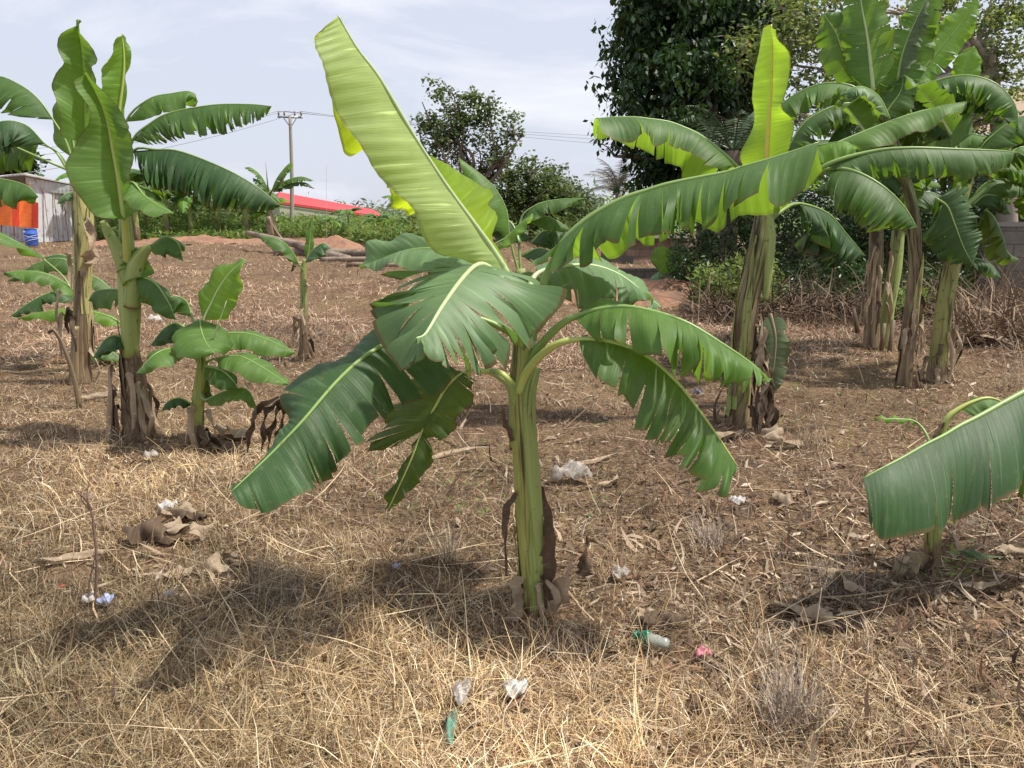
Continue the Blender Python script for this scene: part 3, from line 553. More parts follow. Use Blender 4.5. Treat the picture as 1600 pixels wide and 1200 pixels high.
# A9 long leaf going up to the right with hanging flaps
m9 = [(868,402),(885,372),(922,339),(970,312),(1010,298),(1046,287),(1094,277),(1135,269),(1165,259),(1200,249),(1240,236),(1280,222)]
e9 = [(822,410),(858,428),(905,420),(935,388),(985,388),(1052,366),(1072,366),(1122,350),(1140,345),(1184,322),(1222,318),(1290,268)]
q9 = [(m_[0], m_[1], y+.02-.012*i, e_[0], e_[1], y-.06-.02*i) for i, (m_, e_) in enumerate(zip(m9, e9))]
b9 = [(890,415),(920,405),(965,418),(990,375),(1012,401),(1042,386),(1068,345),(1118,362),(1150,345),(1205,338),(1228,318),(1282,262)]
q9b = [(m_[0], m_[1], y+.02-.012*i, e_[0], e_[1], y+.20-.01*i) for i, (m_, e_) in enumerate(zip(m9, b9))]
rib = [(826,560,y),(838,490,y+.01),(850,440,y+.02)] + [(m_[0], m_[1], y+.02-.012*i) for i, m_ in enumerate(m9)]
leaf_pairs(A, 'dark', [dict(pairs=q9, tears=[.16,.27,.36,.45,.54,.64,.74,.83], bulge=.13, gap=.22, v0=.03, lift=.12, seed=31, nv=12, per=8, corner=.03)], rib, ribm='g', r0=.018, label='long leaf reaching up to the right with hanging flaps')
o = A.children[-1]; m = MB(); half_blade(m, px3([p[:3] for p in q9b]), px3([p[3:6] for p in q9b]), seed=32, bulge=.10, tears=[.28,.5,.68,.88], gap=.10, v0=.2, lift=.05, nv=10)
m.build('far_blade', LEAF['young'], o)['label'] = 'sunlit yellow green far half'  # same leaf, brighter material: transmitted sunlight put into the colour
# dead sheaths and basal scraps
for i, (pts, wv) in enumerate([([(846,760,y),(852,820,y-.02),(856,880,y-.02),(854,950,y-.02)], [.01,.03,.035,.02]), ([(866,960,y-.03),(874,930,y-.04),(886,900,y-.05),(897,882,y-.05)], [.03,.035,.025,.01]),
   ([(910,900,y+.05),(914,880,y+.05),(918,855,y+.05),(917,838,y+.05)], [.03,.025,.012,.004]), ([(800,690,y-.03),(790,660,y-.05),(786,640,y-.06)], [.01,.012,.004]), ([(806,770,y-.04),(792,800,y-.07),(788,850,y-.08),(792,900,y-.08)], [.008,.016,.008,.005]),
   ([(812,900,y-.03),(806,930,y-.05),(802,970,y-.06)], [.02,.03,.03])]):
    m = MB(); m.ribbon(px3(pts), wv, (1, .3, 0), .5, .2, 60 + i); m.build('dead_leaf_sheath', LEAF['dry' if i in (1, 5) else 'drydark'], A)
dry_bits(A, gA, .2, .05, 6, 5, 'mix', .12, .05, .6)

# ================================================== plant right of centre
B, gB = plant('banana plant with one upright glowing leaf and hanging dead leaves round its stem', 1152, 665); y = gB[1]
stem(B, 'mixed', [(1150,672,y),(1153,630,y),(1158,560,y),(1166,490,y),(1178,430,y),(1190,370,y),(1196,320,y),(1196,280,y)], [.085, .074, .070, .070, .068, .058, .045, .03], seed=4)
stem(B, 'clean', [(1196,470,y-.05),(1200,420,y-.05),(1203,370,y-.04),(1200,330,y-.03)], [.02,.035,.04,.03], name='leaf_sheath', seed=5)
eL = [(1196,44),(1186,68),(1177,108),(1177,150),(1181,174),(1174,200),(1156,236),(1160,255),(1178,270)]; eR = [(1212,46),(1222,65),(1231,90),(1229,150),(1224,172),(1236,188),(1243,207),(1231,232),(1215,270)]
mU = [(1205,38),(1207,65),(1206,95),(1205,150),(1203,172),(1201,195),(1199,225),(1198,250),(1197,285)]
leaf_pairs(B, 'glowg', [dict(pairs=[(a[0], a[1], y-.02, b[0], b[1], y+.14) for a, b in zip(mU, eL)], bulge=.08, ripple=.02, nf=2, seed=41, edge_wob=.005), dict(pairs=[(a[0], a[1], y-.02, b[0], b[1], y-.22) for a, b in zip(mU, eR)], bulge=.08, seed=42, edge_wob=.005)],
   [(1197,340,y),(1197,285,y-.05)] + [(a[0], a[1], y-.055) for a in mU[::-1]], ribm='o', r0=.028, label='upright glowing yellow green leaf')
mb_ = [(1152,262),(1128,238),(1094,212),(1065,198),(1042,190),(1015,186),(991,183),(960,183),(931,185)]; eb = [(1120,272),(1100,255),(1080,236),(1057,235),(1042,230),(1020,222),(1005,215),(983,221),(935,205)]; ebb = [(1150,268),(1110,276),(1070,276),(1060,266),(1035,258),(1000,236),(960,228),(938,220),(926,208)]
rib = [(1196,335,y),(1180,295,y)] + [(a[0], a[1], y-.05-.02*i) for i, a in enumerate(mb_)]
l = leaf_pairs(B, 'dark', [dict(pairs=[(a[0], a[1], y-.05-.02*i, b[0], b[1], y-.25-.02*i) for i, (a, b) in enumerate(zip(mb_, eb))], tears=[.13,.25,.36,.5,.62,.76], gap=.06, v0=.05, lift=.05, bulge=.15, seed=43, nv=9)], rib, ribm='g', r0=.02, label='leaf arching to the left with a row of torn flaps')
m = MB(); half_blade(m, px3([(a[0], a[1], y-.05-.02*i) for i, a in enumerate(mb_)]), px3([(b[0], b[1], y+.25-.02*i) for i, b in enumerate(ebb)]), seed=44, tears=[.3,.55,.8], bulge=.1, gap=.05); m.build('far_blade', LEAF['young'], l)  # far half coloured brighter than the near one to show light coming through
sheaths(B, ['mixed', 'clean', 'brown', 'mixed'], [(1150,672,y),(1153,630,y),(1158,560,y),(1166,490,y),(1178,430,y),(1190,370,y),(1196,320,y)], [.085, .074, .070, .070, .068, .058, .045], 8, 32)
# leaves of this plant that go right
q = [(540,740,y, 650,805,y-.15),(620,705,y, 760,775,y-.2),(720,665,y, 840,735,y-.2),(820,622,y, 930,710,y-.2),(920,592,y, 1010,680,y-.2),(1030,565,y, 1090,630,y-.2),(1120,545,y, 1160,590,y-.15),(1195,535,y, 1200,560,y-.1)]
l = leaf_pairs(B, 'mid', [dict(pairs=q, n=2, seed=45, bulge=.2, gap=.03, ripple=.02)], [(160,1080,y),(300,900,y),(420,800,y),(540,740,y),(720,665,y),(920,592,y),(1120,545,y),(1195,535,y)], X=c7, ribm='g', r0=.02)
leaf_auto(B, 'dark', [(1291,258,y-.3),(1360,237,y-.35),(1420,231,y-.4),(1495,233,y-.4),(1555,235,y-.35),(1588,238,y-.3)], .215, 74, 62, pet=[(1200,345,y),(1235,300,y-.1)], n=(16, 13), seed=46, gap=.2, r0=.022, label='long horizontal leaf hanging in even strips')
leaf_auto(B, 'dark', [(1291,266,y-.25),(1330,266,y-.4),(1375,288,y-.5),(1411,321,y-.55),(1433,356,y-.6)], .30, 62, 70, pet=[(1200,350,y),(1240,295,y-.1)], n=(14, 8), seed=47, gap=.16, r0=.022)
leaf_auto(B, 'deep', [(1248,318,y+.3),(1293,333,y+.45),(1323,366,y+.5),(1352,400,y+.5)], .36, 78, 70, pet=[(1198,350,y),(1220,330,y+.1)], n=(17, 10), seed=48, gap=.6, v0=.05, lift=.2, r0=.02, label='dull shredded leaf hanging behind')
leaf_auto(B, 'young', [(1255,235,y-.1),(1290,225,y-.15),(1320,222,y-.2),(1340,232,y-.2)], .16, 55, 30, n=(2, 1), seed=49, pet=[(1200,345,y),(1225,280,y)])
leaf_auto(B, 'wilt', [(1204,490,y-.1),(1212,530,y-.14),(1208,580,y-.15),(1200,625,y-.15)], .12, 10, 20, H=(1, 0, 0), n=(6, 6), seed=50, gap=.3, ribm='d')
for i in range(9):
    r_ = random.Random(i + 5); x0 = 1180 + r_.random() * 22; yy = 470 + r_.random() * 130
    m = MB(); m.ribbon(px3([(x0, yy, y-.1), (x0 + r_.uniform(-6, 14), yy + 50, y-.16), (x0 + r_.uniform(-8, 20), min(690, yy + 95), y-.18), (x0 + r_.uniform(-5, 25), min(702, yy + 130), y-.16)]), [.02, .035, .03, .01], (1, .3, 0), .5, .4, 70 + i)
    m.build('dead_leaf', LEAF['dry' if i % 3 else 'drydark'], B)
dry_bits(B, gB, .7, .11, 9, 6, 'mix', .35, .06)

# ================================================== left group: tall front plant
D, gD = plant('tall banana plant with two upright leaves and a thick dry brown base', 213, 684); y = gD[1]
stem(D, 'brown', [(216,690,y),(214,650,y),(209,600,y),(204,545,y),(200,500,y)], [.10, .09, .07, .055, .05], seed=7)
stem(D, 'clean', [(204,560,y-.02),(203,480,y-.02),(200,430,y-.02),(198,390,y),(196,350,y),(192,300,y)], [.05, .07, .065, .05, .04, .02], seed=8, name='upper_stem')
stem(D, 'clean', [(205,480,y-.06),(212,420,y-.08),(224,395,y-.1),(238,385,y-.12)], [.05, .06, .04, .02], name='leaf_sheath', seed=9)
stem(D, 'clean', [(200,450,y-.05),(188,400,y-.07),(170,365,y-.08),(160,345,y-.1)], [.04, .05, .035, .02], name='leaf_sheath', seed=10)
sheaths(D, ['dead', 'brown', 'dead'], [(216,690,y),(214,650,y),(209,600,y),(204,545,y),(200,500,y)], [.10, .09, .07, .055, .05], 6, 33)
mm1 = [(122,30),(124,52),(128,83),(131,120),(133,167),(133,200),(134,225)]; ll = [(118,34),(98,55),(93,88),(95,104),(83,135),(89,172),(100,215)]; rr = [(123,36),(133,60),(150,98),(146,110),(145,150),(148,190),(150,215)]
leaf_pairs(D, 'mid', [dict(pairs=[(a[0], a[1], y+.1, b[0], b[1], y-.05) for a, b in zip(mm1, ll)], bulge=.1, ripple=.03, nf=2.5, seed=51, edge_wob=.01), dict(pairs=[(a[0], a[1], y+.1, b[0], b[1], y-.02) for a, b in zip(mm1, rr)], bulge=.1, seed=52)], [(196,360,y),(170,300,y+.05),(142,250,y+.1)] + [(a[0], a[1], y+.09) for a in mm1[::-1]], ribm='g', r0=.02, label='left of the two upright leaves')
mm2 = [(190,52),(193,75),(194,100),(192,130),(188,160),(184,190),(182,215)]; ll = [(188,58),(172,84),(163,105),(157,128),(156,160),(160,190),(170,225)]; rr = [(196,60),(204,75),(204,100),(197,125),(196,160),(195,185),(200,215)]
leaf_pairs(D, 'young', [dict(pairs=[(a[0], a[1], y+.02, b[0], b[1], y-.1) for a, b in zip(mm2, ll)], bulge=.1, ripple=.02, nf=3, seed=53), dict(pairs=[(a[0], a[1], y+.02, b[0], b[1], y+.04) for a, b in zip(mm2, rr)], bulge=.1, seed=54)], [(196,350,y),(188,280,y)] + [(a[0], a[1], y) for a in mm2[::-1]], ribm='y', r0=.02, label='narrow upright yellow green leaf')
mm3 = [(135,115),(150,145),(162,172),(170,200),(176,232),(182,262),(187,290),(191,318),(195,345)]; ll = [(122,122),(124,148),(134,172),(140,195),(122,220),(102,262),(118,300),(150,335),(185,342)]; rr = [(140,112),(168,152),(200,196),(206,206),(204,240),(206,275),(215,300),(232,312),(208,338)]
leaf_pairs(D, 'mid', [dict(pairs=[(a[0], a[1], y-.2, b[0], b[1], y-.35) for a, b in zip(mm3, ll)], bulge=.1, ripple=.03, nf=2.2, seed=55, edge_wob=.01), dict(pairs=[(a[0], a[1], y-.2, b[0], b[1], y-.3) for a, b in zip(mm3, rr)], bulge=.12, seed=56, ripple=.02)], [(200,420,y-.05),(198,385,y-.15)] + [(a[0], a[1], y-.22) for a in mm3[::-1]], ribm='y', r0=.028, label='broad front leaf with a wide rounded lobe')
leaf_auto(D, 'mid', [(197,190,y),(233,155,y),(270,146,y),(296,143,y),(307,153,y)], .16, 60, 20, pet=[(196,340,y),(190,260,y)], n=(1, 1), seed=57, gap=.03)
leaf_auto(D, 'dark', [(207,220,y-.1),(235,193,y-.1),(267,176,y-.1),(333,164,y-.1),(390,163,y-.1),(424,166,y-.1)], .20, 72, 35, pet=[(197,350,y),(195,280,y-.05)], n=(26, 12), seed=58, gap=.2, label='long leaf reaching right torn into hanging strips')
leaf_auto(D, 'deep', [(208,236,y-.15),(245,234,y-.2),(283,237,y-.25),(350,263,y-.3),(400,291,y-.3),(439,322,y-.3)], .27, 74, 70, pet=[(198,360,y),(196,290,y-.1)], n=(28, 12), seed=59, gap=.18, lift=.12, label='dark leaf drooping right in narrow strips')
leaf_auto(D, 'mid', [(206,285,y-.3),(225,305,y-.35),(250,322,y-.4),(272,333,y-.4)], .12, 30, 20, n=(0, 0), seed=60, pet=[(199,370,y-.1),(198,320,y-.2)])
leaf_auto(D, 'dark', [(238,384,y-.12),(258,370,y-.2),(278,380,y-.25),(286,408,y-.25)], .14, 60, 40, n=(2, 1), seed=61)
leaf_auto(D, 'mid', [(215,388,y-.05),(222,420,y),(238,450,y),(262,470,y)], .17, 50, 40, n=(3, 3), seed=62, pet=[(204,400,y)])
leaf_auto(D, 'dark', [(205,455,y+.1),(180,452,y+.15),(150,455,y+.2),(138,470,y+.2)], .15, 65, 30, n=(2, 1), seed=63)
leaf_auto(D, 'deep', [(205,540,y),(185,525,y-.05),(165,530,y-.1),(145,560,y-.1)], .13, 60, 40, n=(1, 1), seed=64)
leaf_auto(D, 'dark', [(212,430,y-.1),(240,440,y-.15),(262,470,y-.2),(275,500,y-.2)], .13, 70, 40, n=(2, 1), seed=68)
dry_bits(D, gD, .55, .1, 14, 7, 'mix', .5, .07)

# ================================================== left group: stout plant behind
E, gE = plant('stout banana plant with a pale yellow stem, its dark leaves leaving the frame', 128, 598); y = gE[1]
stem(E, 'yellow', [(128,605,y),(127,560,y),(128,480,y),(130,400,y),(130,350,y),(126,300,y),(118,262,y)], [.09, .07, .066, .07, .07, .06, .04], seed=11)
stem(E, 'yellow', [(116,600,y-.1),(117,560,y-.1),(118,510,y-.1)], [.05, .04, .03], name='sucker_stem', seed=12)
leaf_auto(E, 'dark', [(83,187,y),(60,155,y),(30,132,y),(-10,118,y),(-70,130,y)], .30, 70, 40, pet=[(120,280,y),(105,225,y)], n=(5, 3), seed=65, gap=.08)
leaf_auto(E, 'deep', [(70,225,y-.1),(40,195,y-.2),(0,190,y-.3),(-50,215,y-.3)], .30, 76, 60, pet=[(115,275,y),(92,240,y)], n=(10, 6), seed=66, gap=.2)
leaf_auto(E, 'dark', [(60,225,y+.2),(30,222,y+.2),(0,225,y+.3),(-40,240,y+.3)], .3, 75, 60, pet=[(105,265,y),(85,235,y)], n=(8, 6), seed=67, gap=.2)
leaf_auto(E, 'dark', [(-60,262,y-.4),(-20,275,y-.4),(20,283,y-.4),(45,292,y-.4),(60,308,y-.4)], .24, 78, 40, n=(4, 2), seed=69, gap=.08, pet=[(112,268,y), (-60,200,y-.2)])
leaf_auto(E, 'mid', [(118,250,y+.1),(112,190,y+.15),(122,150,y+.2),(128,120,y+.2)], .2, 30, 30, n=(2, 2), seed=70, H=(1, .3, 0))
sheaths(E, ['yellow', 'brown', 'yellow'], [(128,605,y),(127,560,y),(128,480,y),(130,400,y),(130,350,y),(126,300,y)], [.09, .07, .066, .07, .07, .06], 6, 31)
dry_bits(E, gE, 1.2, .08, 12, 8, 'mix', .4, .08)
m = MB(); m.ribbon(px3([(138,340,y-.1),(142,380,y-.15),(140,410,y-.12),(130,432,y-.12)]), [.03,.07,.08,.02], (1, .2, 0), .4, .4, 90); m.build('dead_leaf', LEAF['dry'], E)

# ================================================== low leafy suckers on the left
F_, gF = plant('low cluster of bright sucker leaves growing at the foot of the stout pale stem', 100, 560); y = gF[1] - .3
stem(F_, 'tall', [(132,560,y),(130,520,y),(127,470,y)], [.05, .05, .03], seed=13)
leaf_auto(F_, 'mid', [(125,465,y-.1),(90,435,y-.2),(50,424,y-.3),(5,426,y-.35)], .15, 50, 10, n=(0, 0), seed=71, ripple=.03, nf=4, pet=[(130,500,y)])
leaf_auto(F_, 'young', [(193,508,y-.3),(165,492,y-.35),(120,485,y-.4),(70,487,y-.45),(28,497,y-.45)], .12, 55, 10, n=(0, 0), seed=72, ripple=.025, nf=4, pet=[(205,520,y-.2)])
leaf_auto(F_, 'mid', [(68,405,y+.2),(40,385,y),(5,368,y-.1),(-40,350,y-.1)], .15, 30, 10, n=(0, 0), seed=73, pet=[(130,500,y),(105,440,y+.1)])
leaf_auto(F_, 'deep', [(125,470,y+.3),(90,455,y+.2),(50,470,y+.1),(15,495,y)], .16, 55, 40, n=(3, 2), seed=74)
leaf_auto(F_, 'dark', [(130,430,y+.4),(100,405,y+.4),(60,410,y+.4),(10,440,y+.4)], .17, 60, 40, n=(3, 2), seed=75)
leaf_auto(F_, 'dark', [(130,425,y+.4),(160,440,y+.4),(190,470,y+.4)], .15, 50, 30, n=(2, 2), seed=76)
leaf_auto(F_, 'deep', [(128,410,y+.5),(95,398,y+.5),(70,402,y+.5)], .14, 50, 30, n=(2, 2), seed=77)
leaf_auto(F_, 'dark', [(135,560,y),(165,545,y),(195,565,y)], .14, 50, 30, n=(1, 1), seed=78)
leaf_auto(F_, 'mid', [(150,545,y+.1),(170,535,y+.1),(195,530,y+.1)], .10, 50, 30, n=(1, 1), seed=79)

# ================================================== young plant
G_, gG = plant('knee high young banana plant with broad soft leaves right of the dry brown base', 309, 690); y = gG[1]
stem(G_, 'fresh', [(308,697,y),(309,660,y),(310,620,y),(314,580,y),(316,540,y)], [.052, .045, .042, .035, .02], seed=14)
leaf_auto(G_, 'young', [(318,500,y),(328,478,y),(342,450,y),(360,425,y),(383,405,y)], .15, 15, 15, n=(0, 0), seed=81, H=(.85, -.2, .5), pet=[(315,560,y),(315,530,y)], ribm='p')
leaf_auto(G_, 'mid', [(340,524,y),(370,520,y),(400,524,y),(435,538,y),(462,551,y)], .13, 50, 10, n=(0, 0), seed=82, pet=[(316,560,y),(325,535,y)])
leaf_auto(G_, 'mid', [(337,560,y-.1),(365,556,y-.15),(385,560,y-.2),(420,580,y-.25),(450,600,y-.3)], .135, 35, 10, n=(0, 0), seed=83, pet=[(316,575,y),(325,565,y)])
leaf_auto(G_, 'mid', [(312,500,y-.05),(315,518,y-.15),(322,535,y-.25),(335,552,y-.32)], .20, 30, 30, n=(2, 1), seed=84, bulge=.2, pet=[(314,540,y),(311,505,y)])
leaf_auto(G_, 'mid', [(285,543,y-.1),(262,545,y-.2),(240,555,y-.3),(213,583,y-.35)], .14, 35, 25, n=(1, 1), seed=85, pet=[(314,575,y),(300,550,y)])
leaf_auto(G_, 'dark', [(300,495,y+.1),(290,470,y+.1),(270,463,y+.05),(240,478,y)], .13, 70, 30, n=(2, 1), seed=86, pet=[(315,540,y)])
leaf_auto(G_, 'deep', [(300,520,y),(275,505,y),(255,515,y),(235,540,y)], .12, 70, 40, n=(1, 1), seed=87)
leaf_auto(G_, 'dark', [(322,572,y-.1),(345,578,y-.2),(362,592,y-.25),(373,608,y-.25)], .11, 60, 30, n=(1, 1), seed=88)
leaf_auto(G_, 'mid', [(320,625,y-.1),(350,612,y-.15),(385,608,y-.2),(403,640,y-.2)], .10, 50, 50, n=(1, 1), seed=89, pet=[(312,610,y)])
leaf_auto(G_, 'deep', [(300,632,y-.05),(280,622,y-.1),(262,628,y-.12),(252,642,y-.12)], .07, 50, 40, n=(0, 0), seed=90, pet=[(310,640,y)])
leaf_auto(G_, 'olive', [(316,585,y+.05),(325,605,y+.1),(335,628,y+.1)], .12, 50, 60, n=(1, 1), seed=91)
m = MB(); m.tube(cr(px3([(332,532,y-.2),(340,510,y-.22),(354,470,y-.25)]), np.linspace(0, 1, 8)), [.008, .006, .002], 6); m.build('rolled_leaf', RIB['p'], G_)
dry_bits(G_, gG, .25, .045, 7, 9, 'mix', .2, .08)

# ================================================== small slender plant mid field
H_, gH = plant('small slender banana plant standing alone in the mown field near the logs', 474, 562); y = gH[1]
stem(H_, 'tall', [(474,566,y),(474,530,y),(475,480,y),(474,430,y),(476,405,y)], [.055, .045, .04, .035, .02], seed=15)
leaf_auto(H_, 'dark', [(468,415,y-.1),(455,390,y-.15),(435,374,y-.2),(405,368,y-.2)], .16, 50, 20, n=(2, 1), seed=101, pet=[(475,425,y)])
leaf_auto(H_, 'deep', [(478,410,y-.1),(490,390,y-.15),(505,380,y-.15),(518,388,y-.15)], .16, 60, 30, n=(2, 1), seed=102)
leaf_auto(H_, 'mid', [(480,405,y),(483,385,y),(485,362,y),(488,340,y)], .05, 20, 20, n=(0, 0), seed=103, H=(1, .3, 0))
leaf_auto(H_, 'drydark', [(470,415,y),(460,410,y),(454,425,y)], .06, 50, 30, n=(1, 1), seed=104)
dry_bits(H_, gH, .6, .045, 12, 10, 'mix', .25, .07)

# ================================================== front right plant
I_, gI = plant('low banana plant on bare soil, short yellow green stem topped by a cut petiole', 1457, 893); y = gI[1]
stem(I_, 'fresh', [(1457,897,y),(1457,860,y),(1458,800,y),(1458,740,y),(1460,690,y)], [.037, .034, .036, .035, .02], seed=16)
leaf_auto(I_, 'mid', [(1497,640,y),(1520,628,y),(1545,622,y),(1570,632,y),(1590,660,y)], .10, 60, 25, n=(0, 0), seed=111, pet=[(1460,720,y),(1468,685,y),(1480,655,y)], ribm='y', r0=.02)
leaf_auto(I_, 'young', [(1432,660,y+.1),(1410,655,y+.1),(1388,654,y+.1),(1366,653,y+.1)], .02, 30, 10, n=(0, 0), seed=112, pet=[(1456,710,y),(1448,680,y+.05)], r0=.008)
m = MB(); m.ribbon(px3([(1450,715,y-.03),(1460,690,y-.03),(1475,660,y-.02)]), [.02, .03, .004], (1, .3, 0), .5, .2, 95); m.build('dead_leaf_sheath', LEAF['drydark'], I_)
m = MB(); m.ribbon(px3([(1450,870,y-.03),(1430,880,y-.05),(1412,882,y-.06),(1400,870,y-.05)]), [.03, .05, .06, .01], (.2, .5, 1), .3, .5, 96); m.build('dead_leaf', LEAF['dry'], I_)
J_ = empty('banana_plant', to_ground(P(1780, 880, 3.35)), 'dark broad leaf entering from beyond the right edge of the frame on its midrib', 'banana plant', PG); y = 3.35
stem(J_, 'fresh', [(1780,905,y),(1780,800,y),(1778,700,y),(1775,600,y)], [.05, .045, .04, .02], seed=17)
lo = [(1780,525,y-.1, 1790,700,y-.35),(1700,562,y-.2, 1710,740,y-.45),(1640,592,y-.28, 1645,765,y-.52),(1600,612,y-.33, 1597,778,y-.56),(1570,628,y-.37, 1592,780,y-.6),(1530,650,y-.42, 1545,796,y-.64),(1500,665,y-.46, 1508,817,y-.68),(1475,680,y-.49, 1490,822,y-.7),(1445,695,y-.52, 1462,838,y-.72),(1410,715,y-.56, 1430,842,y-.74),(1375,733,y-.6, 1385,842,y-.76),(1348,748,y-.62, 1358,820,y-.72)]
upb = [(1780,525,y-.1, 1770,515,y+.1),(1640,592,y-.28, 1660,600,y),(1530,650,y-.42, 1560,680,y-.2),(1445,695,y-.52, 1470,740,y-.32),(1375,733,y-.6, 1400,780,y-.42),(1348,748,y-.62, 1355,775,y-.55)]
leaf_pairs(J_, 'deep', [dict(pairs=lo, tears=[.35,.46,.56,.64,.74,.93], bulge=.09, gap=.035, v0=.1, lift=.03, seed=113, nv=12, edge_wob=.008), dict(pairs=upb, n=2, seed=114)], [(1776,640,y),(1790,560,y-.03)] + [p[:3] for p in lo], ribm='g', r0=.02, label='dark broad leaf hanging from its straight midrib')

# ================================================== right cluster
K_, gK = plant('tall banana plant with flaky brown stem and upright leaves reaching out of the frame', 1414, 606); y = gK[1]
stem(K_, 'brown', [(1412,612,y),(1416,570,y),(1421,520,y),(1427,460,y),(1431,400,y),(1428,340,y),(1415,280,y),(1400,230,y),(1380,170,y)], [.085, .068, .056, .052, .048, .048, .045, .04, .02], seed=18)
sheaths(K_, ['dead', 'brown', 'mixed'], [(1412,612,y),(1416,570,y),(1421,520,y),(1427,460,y),(1431,400,y),(1428,340,y)], [.085, .068, .056, .052, .048, .048], 8, 34)
K7 = lambda pts, yy: [(1150 + a * .3, b * .3, yy) for a, b in pts]
leaf_auto(K_, 'mid', K7([(715,470), (700,330), (685,200), (665,90), (650,0), (640,-120)], y-.1), .21, 10, 10, H=(1, -.25, 0), n=(5, 5), seed=121, ribm='p', r0=.02, gap=.12, lift=.18, v0=.05, label='upright leaf reaching out of the frame')
leaf_auto(K_, 'mid', K7([(810,560), (840,440), (885,280), (930,150), (985,20), (1050,-130)], y+.2), .22, 10, 0, H=(1, -.35, .35), n=(10, 12), seed=122, ribm='g', gap=.2, lift=.18, W2=.16, tip=.4)
leaf_auto(K_, 'young', K7([(900,440), (1000,330), (1090,220), (1180,110), (1260,-30)], y+.35), .16, 10, 10, H=(.8, -.3, -.6), n=(12, 9), seed=136, ribm='g', gap=.14, lift=.12)
leaf_auto(K_, 'dark', K7([(650,420), (570,300), (520,170), (455,70)], y), .19, 15, 10, H=(1, -.3, -.3), n=(5, 4), seed=123, ribm='p', gap=.12, lift=.15)
leaf_auto(K_, 'dark', K7([(1120,700), (1060,600), (980,490), (890,400)], y-.15), .17, 20, 20, H=(.7, -.5, -.6), n=(5, 4), seed=124, ribm='p', gap=.12)
leaf_auto(K_, 'mid', K7([(680,700), (640,640), (580,560), (530,520)], y-.15), .2, 20, 20, H=(.7, -.5, -.6), n=(2, 2), seed=125, ribm='p')
leaf_auto(K_, 'fan', K7([(800,620), (740,500), (640,450), (540,490)], y-.2), .14, 60, 30, n=(9, 6), seed=126, gap=.3)
leaf_auto(K_, 'fan', K7([(1080,470), (1180,460), (1300,480), (1390,520), (1490,590)], y+.2), .16, 60, 20, n=(12, 8), seed=127, gap=.3)
leaf_auto(K_, 'young', K7([(1160,470), (1190,400), (1210,320), (1240,240)], y+.3), .13, 10, 10, H=(1, -.2, 0), n=(1, 1), seed=128)
leaf_auto(K_, 'wilt', K7([(840,420), (870,270), (930,120), (1000,-20)], y+.1), .12, 70, 70, n=(9, 9), seed=129, gap=.5)
leaf_auto(K_, 'dark', K7([(760,620), (800,560), (860,470), (870,380)], y+.1), .16, 30, 20, H=(.8, -.4, .4), n=(3, 3), seed=171)
leaf_auto(K_, 'deep', K7([(700,640), (600,620), (520,680), (470,760)], y+.3), .18, 60, 40, n=(6, 4), seed=172, gap=.25)
leaf_auto(K_, 'deep', K7([(840,650), (960,600), (1060,640), (1120,720)], y+.4), .2, 60, 40, n=(6, 4), seed=173, gap=.25)
leaf_auto(K_, 'dark', K7([(780,600), (800,480), (850,360), (940,260)], y+.5), .2, 20, 20, H=(1, -.3, 0), n=(5, 5), seed=174, gap=.3)
leaf_auto(K_, 'olive', K7([(760,660), (700,560), (600,480), (560,380)], y+.45), .18, 30, 30, H=(.8, -.3, -.5), n=(4, 4), seed=175)
dry_bits(K_, gK, .9, .07, 10, 20, 'mix', .35, .05)

L_, gL = plant('banana plant nearest the block wall, a dark combed leaf hanging over its stem', 1464, 598); y = gL[1]
stem(L_, 'mixed', [(1463,606,y),(1466,560,y),(1472,500,y),(1482,440,y),(1492,390,y),(1500,340,y),(1503,315,y)], [.085, .065, .064, .064, .06, .055, .04], seed=19)
sheaths(L_, ['mixed', 'brown', 'mixed'], [(1463,606,y),(1466,560,y),(1472,500,y),(1482,440,y),(1492,390,y),(1500,340,y)], [.085, .065, .064, .064, .06, .055], 7, 35)
BB = lambda pts, yy: [(1380 + a * .25, 180 + b * .25, yy) for a, b in pts]
leaf_auto(L_, 'deep', BB([(330,520), (400,570), (450,690), (500,820), (560,935)], y-.4), .27, 35, 25, H=(1, -.2, .3), n=(22, 7), seed=131, ribm='g', gap=.14, lift=.05, skew=.5, label='dark leaf combed into fine strips')
for i, (a, b, sd_, mt) in enumerate([((480,560), (470,420), 1, 'y'), ((500,560), (540,430), 2, 'y'), ((520,560), (640,450), 3, 'g'), ((470,570), (440,470), 4, 'g')]):
    m = MB(); m.tube(cr(px3([(a[0], a[1] + 60, y), (a[0], a[1], y), ((a[0]+b[0])/2 + 5, (a[1]+b[1])/2, y), (b[0], b[1], y)], cB), np.linspace(0, 1, 8)), [.03, .025, .018], 7); m.build('petiole', RIB[mt], L_)
leaf_auto(L_, 'dark', BB([(600,220), (700,110), (800,40), (900,0), (1000,20)], y-.1), .22, 65, 20, n=(4, 3), seed=132, pet=BB([(520,540), (560,400)], y))
leaf_auto(L_, 'mid', BB([(800,230), (860,200), (960,190)], y-.2), .2, 60, 20, n=(3, 2), seed=133)
leaf_auto(L_, 'olive', BB([(640,590), (690,640), (740,740), (780,860), (850,900)], y+.1), .19, 50, 60, n=(5, 6), seed=134, gap=.2)
leaf_auto(L_, 'deep', BB([(500,900), (600,900), (680,940), (740,1020)], y+.4), .15, 50, 50, n=(6, 4), seed=135)
leaf_auto(L_, 'fan', BB([(430,210), (415,130), (385,90), (370,60)], y+.3), .23, 10, 10, H=(1, -.2, 0), n=(1, 1), seed=137, ribm='g')
leaf_auto(L_, 'fan', BB([(760,340), (860,370), (960,420)], y+.4), .2, 40, 20, n=(5, 4), seed=138, gap=.3)
